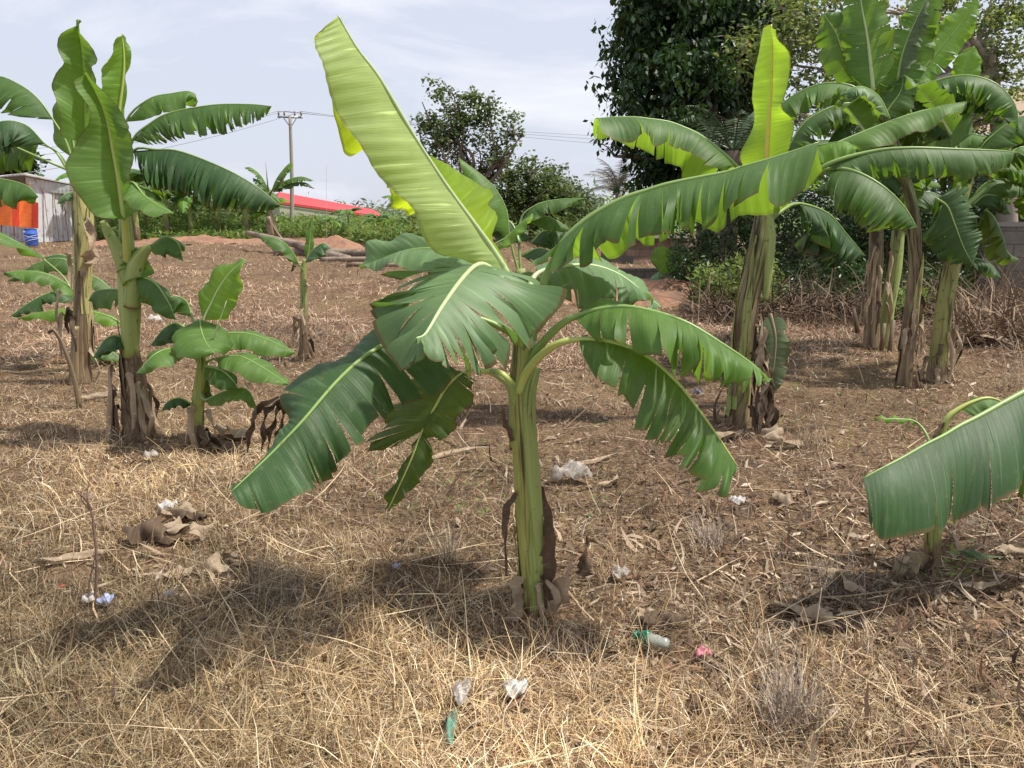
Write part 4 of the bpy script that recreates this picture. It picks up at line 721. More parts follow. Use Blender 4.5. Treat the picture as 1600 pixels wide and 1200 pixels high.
leaf_auto(L_, 'deep', BB([(560,560), (640,500), (740,520), (800,620)], y+.2), .2, 55, 40, n=(7, 5), seed=176, gap=.3)
leaf_auto(L_, 'dark', BB([(540,560), (600,460), (700,400), (840,420), (960,500)], y+.3), .22, 60, 30, n=(5, 5), seed=177, gap=.2)
leaf_auto(L_, 'mid', BB([(640,460), (700,420), (760,440), (800,560)], y+.6), .2, 50, 30, n=(5, 5), seed=178, gap=.3)
dry_bits(L_, gL, .7, .085, 10, 21, 'mix', .35, .06)

M_, gM = plant('banana plant with a reddish brown straight stem at the back of the right hand cluster', 1362, 545); y = gM[1]
stem(M_, 'brown', [(1361,550,y),(1363,500,y),(1366,450,y),(1369,400,y),(1370,340,y),(1372,290,y)], [.11, .085, .078, .078, .072, .055], seed=22)
stem(M_, 'clean', [(1380,545,y+.1),(1388,480,y+.1),(1397,420,y+.1),(1404,360,y+.1),(1408,320,y+.1)], [.08, .07, .08, .07, .04], seed=23, name='sucker_stem')
for i, (a, b) in enumerate([((1388,560), (1396,500)), ((1376,548), (1382,505)), ((1340,520), (1333,480))]):
    m = MB(); m.tube(px3([(a[0], a[1], y-.2), (b[0], b[1], y-.2)]), [.03, .02], 7, rough=.1); m.build('dead_stalk', STEM['dead'], M_)
leaf_auto(M_, 'dark', [(1372,290,y),(1340,250,y-.1),(1300,240,y-.2),(1260,262,y-.2)], .28, 60, 30, n=(6, 4), seed=141)
leaf_auto(M_, 'mid', [(1410,320,y+.1),(1418,290,y),(1440,275,y),(1470,290,y)], .22, 60, 30, n=(4, 4), seed=142)
leaf_auto(M_, 'wilt', [(1408,320,y),(1416,335,y-.1),(1420,355,y-.1),(1424,372,y-.1)], .10, 60, 60, n=(3, 3), seed=143)
leaf_auto(M_, 'deep', [(1372,300,y),(1350,280,y+.2),(1310,275,y+.3),(1270,300,y+.3)], .30, 70, 60, n=(9, 6), seed=144)
leaf_auto(M_, 'mid', [(1372,285,y),(1385,225,y),(1395,190,y),(1400,160,y)], .22, 20, 20, H=(1, -.2, .2), n=(3, 3), seed=145)
leaf_auto(M_, 'dark', [(1372,290,y+.2),(1350,240,y+.3),(1330,215,y+.4),(1300,210,y+.4)], .28, 55, 40, n=(5, 4), seed=179, gap=.2)
leaf_auto(M_, 'deep', [(1408,320,y+.3),(1440,300,y+.3),(1475,310,y+.3),(1500,350,y+.3)], .26, 60, 40, n=(8, 6), seed=180, gap=.3)
dry_bits(M_, gM, 1.4, .1, 16, 23, 'mix', .4, .06)

def crown_leaves(parent, c_, n, L, W, seed, mats, az0=0., az1=6.28, e0=.6, drop=.38):
    r_ = np.random.default_rng(seed)
    for i in range(n):
        az = az0 + (az1 - az0) * (i + r_.random() * .7) / n; el = e0 + .7 * r_.random(); p = np.array(c_, float); pts = [p]; l = L * (.75 + .5 * r_.random())
        for k in range(6): p = p + np.array([math.cos(az) * math.cos(el), math.sin(az) * math.cos(el), math.sin(el)]) * l / 6; pts.append(p); el -= drop * (.7 + .6 * r_.random())
        leaf_world(parent, mats[i % len(mats)], pts[1:], W, 60, 60, n=(int(6 + 12 * r_.random()), int(6 + 10 * r_.random())), pet=[pts[0]], seed=seed * 10 + i, gap=.3, lift=.15, nv=6, r0=.018)
crown_leaves(K_, P(1385, 190, gK[1] + .3), 9, 1.35, .23, 61, ['dark', 'deep', 'fan', 'mid'], -.6, 3.6, .4)
crown_leaves(L_, P(1520, 270, gL[1] + .3), 9, 1.3, .24, 62, ['deep', 'dark', 'mid', 'olive'], -1.0, 3.4, .5)
crown_leaves(M_, P(1372, 280, gM[1] + .1), 7, 1.7, .3, 63, ['dark', 'deep', 'mid', 'deep'], 0, 6.28, .5)
# ================================================== plant hidden behind the centre one
N_, gN = plant('banana plant behind the centre one, only its dark bent leaves showing past it', 822, 640); y = gN[1]
stem(N_, 'tall', [(822,645,y),(821,560,y),(818,480,y),(812,420,y)], [.08, .07, .06, .04], seed=24)
leaf_auto(N_, 'mid', [(797,375,y),(790,325,y),(765,285,y),(716,246,y)], .17, 60, 45, n=(0, 0), seed=151, pet=[(814,440,y)])
leaf_auto(N_, 'dark', [(812,350,y+.1),(835,322,y+.1),(870,312,y+.1),(912,310,y+.1)], .12, 60, 20, n=(3, 2), seed=152, pet=[(814,440,y)])
leaf_auto(N_, 'young', [(770,392,y-.2),(792,370,y-.2),(812,350,y-.2),(832,334,y-.2)], .11, 30, 30, n=(0, 0), seed=153, pet=[(812,440,y)])
leaf_auto(N_, 'dark', [(825,345,y+.2),(848,338,y+.2),(870,345,y+.2),(890,358,y+.2)], .12, 60, 30, n=(6, 3), seed=154)
leaf_auto(N_, 'deep', [(812,380,y),(800,350,y+.1),(780,340,y+.1),(760,350,y+.1)], .2, 50, 40, n=(3, 2), seed=155)
leaf_auto(N_, 'deep', [(815,400,y-.3),(840,388,y-.3),(860,392,y-.3)], .15, 60, 40, n=(2, 2), seed=156)
leaf_auto(N_, 'mid', [(812,430,y-.4),(830,425,y-.5),(850,440,y-.5)], .13, 60, 40, n=(4, 2), seed=157)
leaf_auto(N_, 'deep', [(830,380,y+.3),(850,362,y+.3),(880,362,y+.3)], .22, 60, 50, n=(6, 4), seed=158)

# ================================================== tiny plant by the soil bank
O_, gO = plant('tiny banana sucker with one bright upright leaf before the red soil bank', 1032, 462); y = gO[1]
stem(O_, 'tall', [(1032,466,y),(1031,450,y),(1032,435,y)], [.05, .045, .03], seed=25)
XD = cD
leaf_auto(O_, 'young', [(1180,700,y),(1205,650,y),(1225,600,y),(1245,570,y)], .32, 15, 15, X=cD, H=(1, 0, .2), n=(0, 0), seed=161)
leaf_auto(O_, 'fan', [(1175,690,y-.1),(1165,720,y-.2),(1175,760,y-.3)], .25, 40, 40, X=cD, n=(1, 1), seed=162)
leaf_auto(O_, 'deep', [(1215,725,y-.1),(1270,715,y-.2),(1330,730,y-.2),(1390,765,y-.2)], .28, 50, 20, X=cD, n=(2, 1), seed=163)
# ------------------------------------------------------------------ trees and shrubs
def whorls(centers, n_leaf, size, droop, seed, spread=.3, narrow=.32):
    """leaf clusters: leaves folded down from each twig end; returns verts, quads"""
    r_ = np.random.default_rng(seed); c = np.repeat(centers, n_leaf, axis=0); n = len(c)
    az = r_.random(n) * 6.283; el = r_.normal(-droop, .45, n); L = size * (.6 + .8 * r_.random(n))
    d = np.stack([np.cos(az) * np.cos(el), np.sin(az) * np.cos(el), np.sin(el)], 1)
    s = np.cross(d, r_.normal(0, 1, (n, 3)) + np.array([0, 0, 1.5])); s /= np.linalg.norm(s, axis=1)[:, None] + 1e-9
    p = c + r_.normal(0, 1, (n, 3)) * spread * size; w = (L * narrow)[:, None]
    V = np.stack([p, p + d * L[:, None] * .5 + s * w, p + d * L[:, None] + [0, 0, -.0], p + d * L[:, None] * .5 - s * w], 1).reshape(-1, 3)
    return V, np.arange(n * 4).reshape(-1, 4)
def blob_points(blobs, n, seed, shell=.5):
    r_ = np.random.default_rng(seed); B = np.array(blobs, float); vol = B[:, 3] ** 2.2; i = r_.choice(len(B), n, p=vol / vol.sum())
    d = r_.normal(0, 1, (n, 3)); d /= np.linalg.norm(d, axis=1)[:, None]; rr = (shell + (1 - shell) * r_.random(n)) ** .8 * (.75 + .4 * r_.random(n))
    return B[i, :3] + d * (B[i, 3] * rr)[:, None] * np.array([1, 1, .9])
def tree(label, base, trunk_top, blobs, nw, nl, size, mat, r=.25, droop=.3, seed=0, dens=1., limbs=14, bark=None, group='trees beyond the plot', cat='tree', name='tree', twigs=60, shell=.45, narrow=.32, clump=0.):
    base = to_ground(base); T = empty(name, base, label, cat, group); bark = bark or BARK; r_ = np.random.default_rng(seed + 77)
    top = np.array(trunk_top, float); m = MB(); mid = (base + top) / 2 + r_.normal(0, r * .6, 3) * [1, 1, 0]
    m.tube(cr([base - [0, 0, .2], mid, top], np.linspace(0, 1, 12)), [r * 1.3, r, r * .9, r * .6], 10, seed=seed, rough=.05)
    m.build('trunk', bark, T); pts = blob_points(blobs, nw, seed, shell); B = np.array(blobs)
    if clump:
        k = nw // 14; cc = blob_points(blobs, k, seed + 5, shell); pts = np.repeat(cc, 14, axis=0) + r_.normal(0, clump, (k * 14, 3)) * [1, 1, .7]
    for i in range(limbs):
        b = B[i % len(B)]; e = b[:3] + r_.normal(0, .4, 3) * b[3]; s = mid + (top - mid) * r_.random() ** .5; q = (s + e) / 2 + r_.normal(0, .12, 3) * np.linalg.norm(e - s) - [0, 0, .05 * np.linalg.norm(e - s)]
        m = MB(); path = cr([s, q, e], np.linspace(0, 1, 10)); m.tube(path, [r * .45, r * .28, r * .1], 6, seed=i)
        for t in range(max(1, twigs // limbs)):
            p0 = path[r_.integers(4, 10)]; p1 = pts[np.argmin(np.linalg.norm(pts - (p0 + r_.normal(0, .5, 3) * b[3]), axis=1))]; m.tube(cr([p0, (p0 + p1) / 2 + r_.normal(0, .06, 3) * b[3], p1], np.linspace(0, 1, 6)), [r * .12, r * .03], 4)
        m.build('limb', bark, T)
    V, F = whorls(pts, nl, size, droop, seed, .5, narrow); n = len(F); cl = .55 + .9 * np.repeat(r_.random(len(pts)), nl); tint = cl[:, None] * np.stack([.85 + .4 * r_.random(n), .9 + .2 * r_.random(n), .8 + .3 * r_.random(n)], 1)
    mesh_np('crown', V, F, mat, col=np.repeat(tint, 4, axis=0), origin=base, parent=T); return T
BARK = simple('grey_brown_bark', (.17, .13, .10), .9, .4, 6, .8, stretch=(1, 1, .3)); BARKL = simple('pale_bark', (.30, .25, .20), .9, .35, 6, .8, stretch=(1, 1, .3))
F_DARK = foliage_mat('foliage_dark', (.028, .062, .018), (.06, .13, .02), .2, .38)
F_MED = foliage_mat('foliage_medium', (.085, .125, .045), (.17, .24, .05), .3)
F_LT = foliage_mat('foliage_light', (.13, .17, .06), (.28, .36, .08), .35)
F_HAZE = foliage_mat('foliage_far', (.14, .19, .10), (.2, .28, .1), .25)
F_BR = foliage_mat('foliage_bright', (.13, .20, .055), (.28, .40, .08), .35)
F_GREY = foliage_mat('foliage_greyish', (.16, .20, .13), (.15, .2, .1), .2)
def PB(l, Y): return [tuple(P(x, y, Y + dy)) + (rp * Y / FPX,) for x, y, rp, dy in l]
tree('huge dense dark green tree, drooping glossy leaves, behind the upright glowing leaf', P(1120, 400, 19), P(1110, 120, 19),
     PB([(1080,40,95,0),(1010,70,60,0),(1140,100,90,1),(1060,150,90,-1),(1000,190,45,0),(1110,-20,90,0),(1180,30,80,0),(1150,210,60,0),(1050,240,50,0),(980,215,25,0),(1030,285,35,0),(1090,290,40,0),(1000,20,40,0),(1060,-60,80,0),(985,130,30,0),(965,240,18,0),(1180,110,40,1)], 19), 4600, 9, .17, F_DARK, .3, .75, 1, limbs=16, twigs=160, clump=.26, narrow=.24)
tree('open leafy tree with crooked bare limbs spreading over the right hand cluster', P(1585, 430, 15), P(1540, 60, 15),
     PB([(1200,40,60,0),(1260,30,55,0),(1290,110,45,0),(1250,170,35,0),(1330,170,40,0),(1400,60,40,1),(1480,30,40,1),(1570,60,60,0),(1560,130,45,0),(1500,180,40,0),(1280,230,40,0),(1220,90,40,0),(1340,10,34,0),(1440,0,36,1),(1600,0,60,0)], 15), 1500, 6, .105, F_LT, .17, .25, 2, limbs=26, twigs=180, bark=BARKL, clump=.22, narrow=.28)
tree('mid sized sparse tree with airy twigs standing alone left of the sky gap', P(735, 420, 35), P(740, 270, 35),
     PB([(700,150,32,0),(690,205,40,0),(735,175,35,0),(665,190,22,0),(650,160,12,0),(775,165,18,0),(765,215,30,0),(800,195,18,0),(745,235,36,0),(700,250,30,0),(790,225,22,0),(650,210,10,0),(760,262,26,0),(815,215,10,0)], 35), 1150, 5, .17, F_MED, .22, .1, 3, limbs=16, twigs=260, clump=.22)
tree('rounded olive green tree right behind the sparse one', P(830, 420, 40), P(830, 320, 40), PB([(820,275,28,0),(850,290,34,0),(800,300,36,0),(875,310,28,0),(840,330,40,0),(900,330,24,0)], 40), 1700, 6, .19, F_MED, .2, .2, 4, clump=.35)
tree('hazy grey green tree, lowest of the row, beside the small dry palm', P(890, 400, 55), P(880, 340, 55), PB([(880,305,30,0),(905,330,30,0),(850,330,30,0),(925,350,20,0),(870,280,14,0)], 55), 1000, 6, .3, F_GREY, .2, .2, 5, clump=.4)
tree('dark leafy tree at the edge behind the shed roof', P(5, 360, 48), P(5, 290, 48), PB([(5,262,36,0),(-30,250,40,0),(30,275,16,0),(35,255,14,0)], 48), 700, 7, .35, F_DARK, .25, .3, 6, clump=.4)
tree('thin leaning tree with pale sunlit leaves beside the grey palm', P(1150, 440, 17), P(1148, 300, 17), PB([(1165,235,22,0),(1175,290,16,0),(1150,330,16,0),(1170,360,18,0)], 17), 260, 6, .13, F_BR, .08, .3, 7, limbs=6, twigs=30)
def frond(m, p0, az, el, L, seed, leaf=.35, n=26, drop=1.2):
    r_ = np.random.default_rng(seed); p = np.array(p0, float); pts = [p]; e = el
    for i in range(n): d = np.array([math.cos(az) * math.cos(e), math.sin(az) * math.cos(e), math.sin(e)]); p = p + d * L / n; pts.append(p); e -= drop / n * (.4 + i / n * 1.4)
    pts = np.array(pts); m.tube(pts, [.02 * L / 2, .004], 4)
    for i in range(4, n + 1):
        T = pts[i] - pts[i - 1]; T /= np.linalg.norm(T); S = np.cross(T, [0, 0, 1]); S /= np.linalg.norm(S) + 1e-9
        for sg in (-1, 1):
            l = leaf * math.sin(math.pi * min(1, .15 + i / n * .85)) ** .6 * (.8 + .4 * r_.random()); q = pts[i] + (S * sg * .8 + T * .6 - np.array([0, 0, .25 + .3 * r_.random()])) * l
            m.add([pts[i] - T * .018, pts[i] + T * .018, q], [(0, 1, 2)])
def palm(label, base, H, mat, nf, L, seed, leaf=.35, r=.15, up=1.2):
    base = to_ground(base); T = empty('palm_tree', base, label, 'palm', 'palms beyond the plot'); m = MB(); m.tube(np.linspace(base - [0, 0, .1], base + [0, 0, H], 8), [r * 1.2, r], 9, rough=.08); m.build('trunk', BARK, T)
    r_ = np.random.default_rng(seed)
    for i in range(nf):
        m = MB(); frond(m, base + [0, 0, H], i * 2.4 + r_.random(), up * (.25 + .75 * r_.random()), L * (.8 + .3 * r_.random()), seed * 99 + i, leaf); m.build('frond', mat, T, smooth=False)
PALM = simple('palm_green', (.10, .15, .08), .55, .3); PALMD = simple('palm_dull', (.17, .17, .13), .8, .3)
palm('grey green palm with feathery fronds between the dark tree and the upright leaf', P(1135, 440, 16), 2.9, PALM, 18, 1.8, 1, .38)
palm('small dull palm with stiff dry fronds under the edge of the dark tree', P(963, 420, 30), 2.4, PALMD, 22, 1.6, 2, .4, .12, 1.5)

# ------------------------------------------------------------------ distant banana plants and weeds
def banana_proc(root, h, nl, seed, L=1.3, W=.24, lo=False):
    r_ = np.random.default_rng(seed); b = world_loc(root); m = MB(); m.tube(np.linspace(b - [0, 0, .1], b + [0, 0, h], 6), [.1, .06], 8, rough=.05); m.build('pseudostem', STEM['tall'], root)
    for i in range(nl):
        az = i * 2.4 + r_.random() * .8; el = .5 + .9 * r_.random(); p = b + [0, 0, h * .95]; pts = [p]; l = L * (.7 + .5 * r_.random())
        for k in range(6): p = p + np.array([math.cos(az) * math.cos(el), math.sin(az) * math.cos(el), math.sin(el)]) * l / 6; pts.append(p); el -= .32
        leaf_world(root, ['dark', 'mid', 'deep', 'dark', 'young'][i % 5], pts[1:], W, 55 if i % 2 else 35, 30, n=(5, 4), pet=[pts[0]], seed=seed * 10 + i, gap=.2, nv=4, per=6, r0=.02)
protos = []
far = [(640,380,46),(150,390,36),(170,372,40),(262,368,44),(300,372,46),(340,366,50),(385,368,46),(520,372,44),(545,368,50),(500,372,54),(590,372,50),(710,378,56),(420,372,50),(230,362,52),(215,374,38),(665,372,60)]
FL = ['far banana plant rising highest before the red roof', 'leafy far banana plant just right of the shed corner', 'far banana plant behind the stout pale stem', 'dense far banana plant left of the power pole', 'far banana plant in the green thicket under the long drooping leaf', 'far banana plant halfway between shed and power pole',
 'low far banana plant at the foot of the power pole', 'far banana plant behind the red soil mound', 'far banana plant below the middle of the red roof', 'squat far banana plant under the ridge of the red roof', 'far banana plant near the low end of the red roof', 'tiny far banana plant on the green slope left of the sparse tree',
 'far banana plant right beside the power pole', 'faded far banana plant on the skyline behind the thicket', 'broad far banana plant above the reddish mound', 'small far banana plant at the edge of the bright weeds']
for i, (px_, py_, Y_) in enumerate(far):
    Y_ = 40 + (Y_ - 36) * .35 + (4 if px_ > 640 else 0); loc = to_ground(P(px_, py_, Y_)); r_ = random.Random(i)
    if i < 3:
        o = empty('banana_plant', loc, FL[i], 'banana plant', 'far banana plants in the thicket'); banana_proc(o, 1.1 + .3 * i, 9, 200 + i, 1.5, .28); protos.append(o)
    else:
        o = copy_tree(protos[i % 3]); o.location = tuple(loc); o['label'] = FL[i]; o.rotation_euler.z = r_.random() * 6.28
    s = [1.15, 1.2, 1.0][i % 3] * (.8 + .45 * r_.random()) * (1.45 if px_ < 400 else .62 if 430 < px_ < 610 else 1.); o.scale = (s, s, s)
# the taller one beside the pole
Q, gQ = empty('banana_plant', to_ground(P(428, 372, 40)), 'thin tall banana plant with a ragged brown centred leaf, directly left of the power pole', 'banana plant', 'far banana plants in the thicket'), None
y = 40
m = MB(); m.tube(cr(px3([(432,368,y),(424,340,y),(420,310,y),(424,298,y)]), np.linspace(0, 1, 8)), [.14, .12, .09, .06], 8, rough=.1); m.build('pseudostem', STEM['brown'], Q)
for pts, W, mt, n, sd_ in [([(424,300,y),(432,280,y),(445,262,y),(456,252,y)], .42, 'mid', (3, 3), 1), ([(424,298,y),(445,283,y),(470,276,y),(490,282,y)], .38, 'dark', (10, 8), 2), ([(428,300,y),(450,288,y),(475,285,y),(492,295,y)], .3, 'deep', (8, 8), 3), ([(420,300,y),(410,285,y),(395,278,y)], .4, 'deep', (3, 3), 4), ([(420,298,y),(408,275,y),(392,262,y),(382,262,y)], .3, 'mid', (10, 8), 5), ([(427,300,y),(436,288,y),(442,272,y)], .2, 'dry', (3, 3), 6)]:
    leaf_auto(Q, mt, pts, W, 40, 40, n=n, seed=170 + sd_, gap=.2, nv=5, r0=.03)
m = MB(); m.tube(px3([(419,298,y),(415,254,y)]), [.04, .01], 5); m.build('rolled_leaf', STEM['dead'], Q)
m = MB(); m.tube(cr(px3([(424,372,36),(421,352,36),(419,338,36)]), np.linspace(0, 1, 6)), [.16, .15, .10], 8, rough=.2); m.build('broken_stump', STEM['dead'], Q); m = MB(); m.tube(cr(px3([(422,345,36),(432,362,36),(445,378,36)]), np.linspace(0, 1, 6)), [.06, .05], 6); m.build('fallen_leaf_stalk', STEM['dead'], Q)

def weeds(name, label, boxes, n, size, mat, seed, hmul=1., nl=4, tall=.6):
    r_ = np.random.default_rng(seed); X_ = []
    for (x0, x1, Y0, Y1, hh, wgt) in boxes:
        k = int(n * wgt); Yv = Y0 + (Y1 - Y0) * r_.random(k); px = x0 + (x1 - x0) * r_.random(k); Xv = (px - 800) / FPX * Yv * 1.02
        top = hh * (.35 + .65 * np.clip(.45 + .9 * nse(Xv, Yv, 1.1, seed), 0, 1)); z = hz(Xv, Yv) + top * r_.random(k) ** .7; X_.append(np.stack([Xv, Yv, z], 1))
    pts = np.concatenate(X_); V, F = whorls(pts, nl, size, -.2, seed, .6, .16); k = len(F); t = (.6 + .8 * np.repeat(r_.random(len(pts)), nl))[:, None] * np.stack([.8 + .5 * r_.random(k), np.ones(k), .7 + .4 * r_.random(k)], 1)
    o = mesh_np(name, V, F, mat, col=np.repeat(t, 4, axis=0)); return tag(o, label, 'weeds', kind='stuff')
weeds('green_weeds', 'thicket of bright green weeds along the far edge of the field', [(140,420,44,58,2.1,.32),(420,700,44,60,1.05,.42),(140,420,41,45,.4,.12),(560,760,37,46,.8,.28)], 15000, .26, F_BR, 11)
weeds('dark_weeds', 'darker shrubby growth between the far banana plants', [(130,430,47,62,3.0,.7),(400,520,56,66,1.0,.2),(840,1000,34,44,1.2,.2)], 14000, .28, F_MED, 12)
weeds('far_bushes', 'pale hazy bushes on the distant slope', [(-400,900,90,260,3.0,.6),(900,2000,70,200,4.,.4)], 14000, .8, F_HAZE, 13)
weeds('undergrowth', 'dark undergrowth of bushes behind the right hand cluster', [(1040,1560,14.5,17.5,2.6,.55),(1080,1500,13.0,14.8,.9,.4),(1500,1900,17,20,4.2,.45),(1290,1640,16,19,4.0,.6)], 14000, .10, F_DARK, 14, nl=5)  # low dark row added to give the shading under the trees
weeds('bright_undergrowth', 'small bright green leafy plants under the trees', [(1080,1200,12.6,14,1.1,.3),(1370,1430,11.5,13,.8,.15),(1160,1560,16,18,2.6,.12)], 2600, .10, F_BR, 15, nl=5)
weeds('sprouting_herbs', 'a few green herb sprouts in the straw', [(560,800,3.7,5.2,.10,.2),(1450,1640,3,4.2,.05,.2),(1200,1500,5,8,.06,.3),(440,640,6,9,.06,.2),(900,1000,3.5,8,.08,.1)], 260, .035, F_BR, 16, nl=4)

# brush heaps of dead stalks at the foot of the trees (right, behind)
def brush(label, x0, x1, Y0, Y1, n, h, seed, cols, L=.7):
    r_ = np.random.default_rng(seed); Yv = Y0 + (Y1 - Y0) * r_.random(n); px = x0 + (x1 - x0) * r_.random(n); Xv = (px - 800) / FPX * Yv
    return blades('brushwood', Xv, Yv, L * (.5 + r_.random(n)), .006 + .006 * r_.random(n), np.abs(r_.normal(.3, .5, n)), r_.normal(.3, .3, n), pick(n, cols, [1] * len(cols)), label, .35, h * r_.random(n))
brush('tangled dead brushwood under the trees on the right', 1080, 1700, 11.5, 16, 7000, .25, 21, [(.15, .10, .07), (.09, .06, .04), (.05, .035, .025), (.24, .17, .11)])  # stalk colours darkened to carry the deep shade under the trees
brush('heap of brown thatch behind the plant nearest the block wall', 1490, 1640, 9.5, 12, 900, .18, 22, [(.20, .14, .09), (.13, .085, .055), (.30, .215, .14)], .9)

# soil mounds
SOIL = simple('red_loose_soil', (.30, .155, .095), .95, .35, 5, 1., second=(.20, .12, .08))
def mound(label, px, py, Y, wx, wy, h, seed, px2=None):
    b = to_ground(P(px, py, Y)); r_ = np.random.default_rng(seed); k = 40; G = np.zeros((k, k, 3)); ph = r_.random(8) * 6
    for i in range(k):
        for j in range(k):
            a, c_ = i / (k - 1) * 2 - 1, j / (k - 1) * 2 - 1; rr = max(0, 1 - (a * a + c_ * c_)); x, yv = b[0] + a * wx, b[1] + c_ * wy
            z = h * rr ** 1.2 * (1 + .25 * math.sin(a * 5 + ph[0]) * math.sin(c_ * 4 + ph[1]) + .1 * math.sin(a * 13 + ph[2] + c_ * 9)) ; G[i, j] = (x, yv, float(hz(x, yv)) - .03 + z)
    m = MB(); m.grid(G); o = m.build('soil_mound', SOIL, None); tag(o, label, 'soil mound', kind='structure')
mound('red soil mound behind the logs', 512, 392, 32, 2.2, 1.5, .55, 1); mound('low reddish mound near the shed', 300, 372, 40, 3.2, 2, .25, 2); mound('low reddish mound in front of the power pole', 400, 375, 39, 3.0, 2, .2, 3)
mound('red soil bank beside the tiny sucker', 1000, 425, 15, 2.2, 1.0, .42, 4); mound('red soil bank below the masonry', 1090, 420, 16.5, 1.6, 1., .4, 5); mound('reddish mound beside the far thicket', 180, 380, 37, 2, 1.4, .18, 6)

# logs
LOGM = simple('grey_log_bark', (.27, .21, .16), .9, .35, 3, .9, second=(.14, .10, .075)); LOGE = simple('cut_wood', (.42, .28, .17), .9, .2, 14)
for i, (a, b, r, lb) in enumerate([((388,370,33),(545,400,26.5),.14,'long felled log lying nearest, slanting up to the left'), ((430,392,30),(640,398,27),.17,'thick dark log lying behind the slanting one'), ((500,404,26),(650,405,25.5),.09,'thin pale log lying in front of the pile'), ((540,410,24),(770,414,24),.08,'slim dark pole lying flat at the right end of the pile')]):
    p0, p1 = P(*a), P(*b)
    for p in (p0, p1): p[2] = hz(p[0], p[1]) + r * .9
    if i == 0: p0[2] += .55
    o = empty('felled_log', (p0 + p1) / 2 * [1, 1, 1] - [0, 0, r], lb, 'log', 'felled logs by the soil mound'); m = MB(); m.tube(cr([p0, (p0 + p1) / 2 + [0, 0, .04], p1], np.linspace(0, 1, 16)), [r * .8, r, r * 1.05], 12, rough=.05, seed=i); m.build('bark', LOGM, o)
    m = MB(); T = (p1 - p0) / np.linalg.norm(p1 - p0); m.tube([p1, p1 + T * .012], r * .9, 12); m.build('cut_end', LOGE, o)

# ------------------------------------------------------------------ power pole with wires
PY = 52; base = to_ground(P(455, 365, PY)); pole = empty('power_pole', base, 'slim power pole with a cross arm, above the red roof', 'power pole'); topz = P(453, 180, PY)
POLE = simple('weathered_pole_wood', (.34, .29, .23), .8, .25, 4, .4); STEEL = simple('galvanised_steel', (.38, .40, .40), .5, .2, 9, .1, .6); PORC = simple('insulator_porcelain', (.16, .08, .05), .3, .1)
tp = np.array([topz[0], base[1], topz[2]]); m = MB(); m.tube(cr([base - [0, 0, .5], (base + tp) / 2 + [.08, 0, 0], tp], np.linspace(0, 1, 14)), [.15, .12, .09], 10, rough=.02); m.build('post', POLE, pole)
m = MB(); m.box(tp + [.0, 0, -.12], (1.55, .12, .12), .2); m.build('cross_arm', STEEL, pole)
for dx in (-.45, .45): m = MB(); m.tube([tp + [dx, .03, -.12], tp + [0, 0, -.75]], .03, 5); m.build('brace', STEEL, pole)
hooks = []
for dx in (-.7, -.35, .7, .3): m = MB(); c_ = tp + [dx, .1 * dx, -.06]; m.tube([c_, c_ + [0, 0, .12], c_ + [0, 0, .16], c_ + [0, 0, .3]], [.02, .07, .05, .06], 8); m.build('insulator', PORC, pole); hooks.append(c_ + [0, 0, .3])
WIRE = simple('dull_wire', (.22, .22, .23), .5, .1)
far_r = [P(1010, 215, 60), P(1010, 222, 60), P(1010, 236, 60)]
for i, (h_, L1, R1, lb) in enumerate([(hooks[0], P(-200, 245, 34), P(1350, 222, 66), 'upper power line strung from the outer insulator'), (hooks[1], P(-200, 262, 32), P(1350, 232, 66), 'middle power line strung from the inner insulator'), (hooks[2], P(-200, 300, 30), P(1350, 246, 66), 'lowest power line strung from the far end of the arm')]):
    m = MB()
    for e in (L1, R1):
        t = np.linspace(0, 1, 30)[:, None]; pts = h_ + (e - h_) * t; pts[:, 2] -= (4 * t * (1 - t))[:, 0] * .55; m.tube(pts, .014, 5)
    tag(m.build('power_line', WIRE, None), lb, 'power line', 'power lines over the field')

# ------------------------------------------------------------------ red roofed building
def tin(name, col, metal=.3, pitch=9., rough=.5, rust=None, axis=0):
    t = NT(name); ob = t.n('TexCoord').outputs['UV']; f = t.noise(ob, 3, 4); c = t.mix(f, c4(col, .82), c4(col, 1.15))
    if rust: c = t.mix(t.rng(t.noise(ob, 2.3, 6, .7), .52, .62), c, c4(rust))
    sep = t.n('SeparateXYZ', None, Vector=ob); s = t.math('SINE', t.math('MULTIPLY', sep.outputs[axis], pitch * 6.283)); return t.done(t.pbr(c, rough, t.bump(s, .6, .02), .4, metal))
REDT = tin('red_roof_sheet', (.52, .05, .055), 0, 3.5, .55); WHT = simple('painted_wall', (.34, .33, .25), .9, .1, 3, .1); GLS = simple('dark_window_glass', (.04, .05, .06), .2, .1)
by_ = 78; e0, e1 = P(432, 300, by_), P(600, 336, by_ + 6); rd0, rd1 = P(436, 300, by_ + 5), P(585, 325, by_ + 9)
hs = empty('red_roofed_building', to_ground((e0 + e1) / 2), 'long low building with a bright red hipped roof beyond the thicket', 'building')
zr = P(450, 299, by_ + 4)[2]
def quad(m, a, b, c, d): m.add([a, b, c, d], [(0, 1, 2, 3)], [(0, 0), (np.linalg.norm(np.array(b) - a), 0), (np.linalg.norm(np.array(b) - a), 1), (0, 1)])
f0, f1, b0, b1 = P(433, 314, by_), P(598, 338, 86), P(405, 316, by_ + 9), P(600, 337, 98); r0_, r1_ = P(437, 300, by_ + 4), P(582, 327, 92)
m = MB(); quad(m, f0, f1, r1_, r0_); m.add([f0, r0_, b0], [(0, 1, 2)]); quad(m, b1, b0, r0_, r1_); m.add([f1, b1, r1_], [(0, 1, 2)]); m.build('roof', REDT, hs, smooth=False)
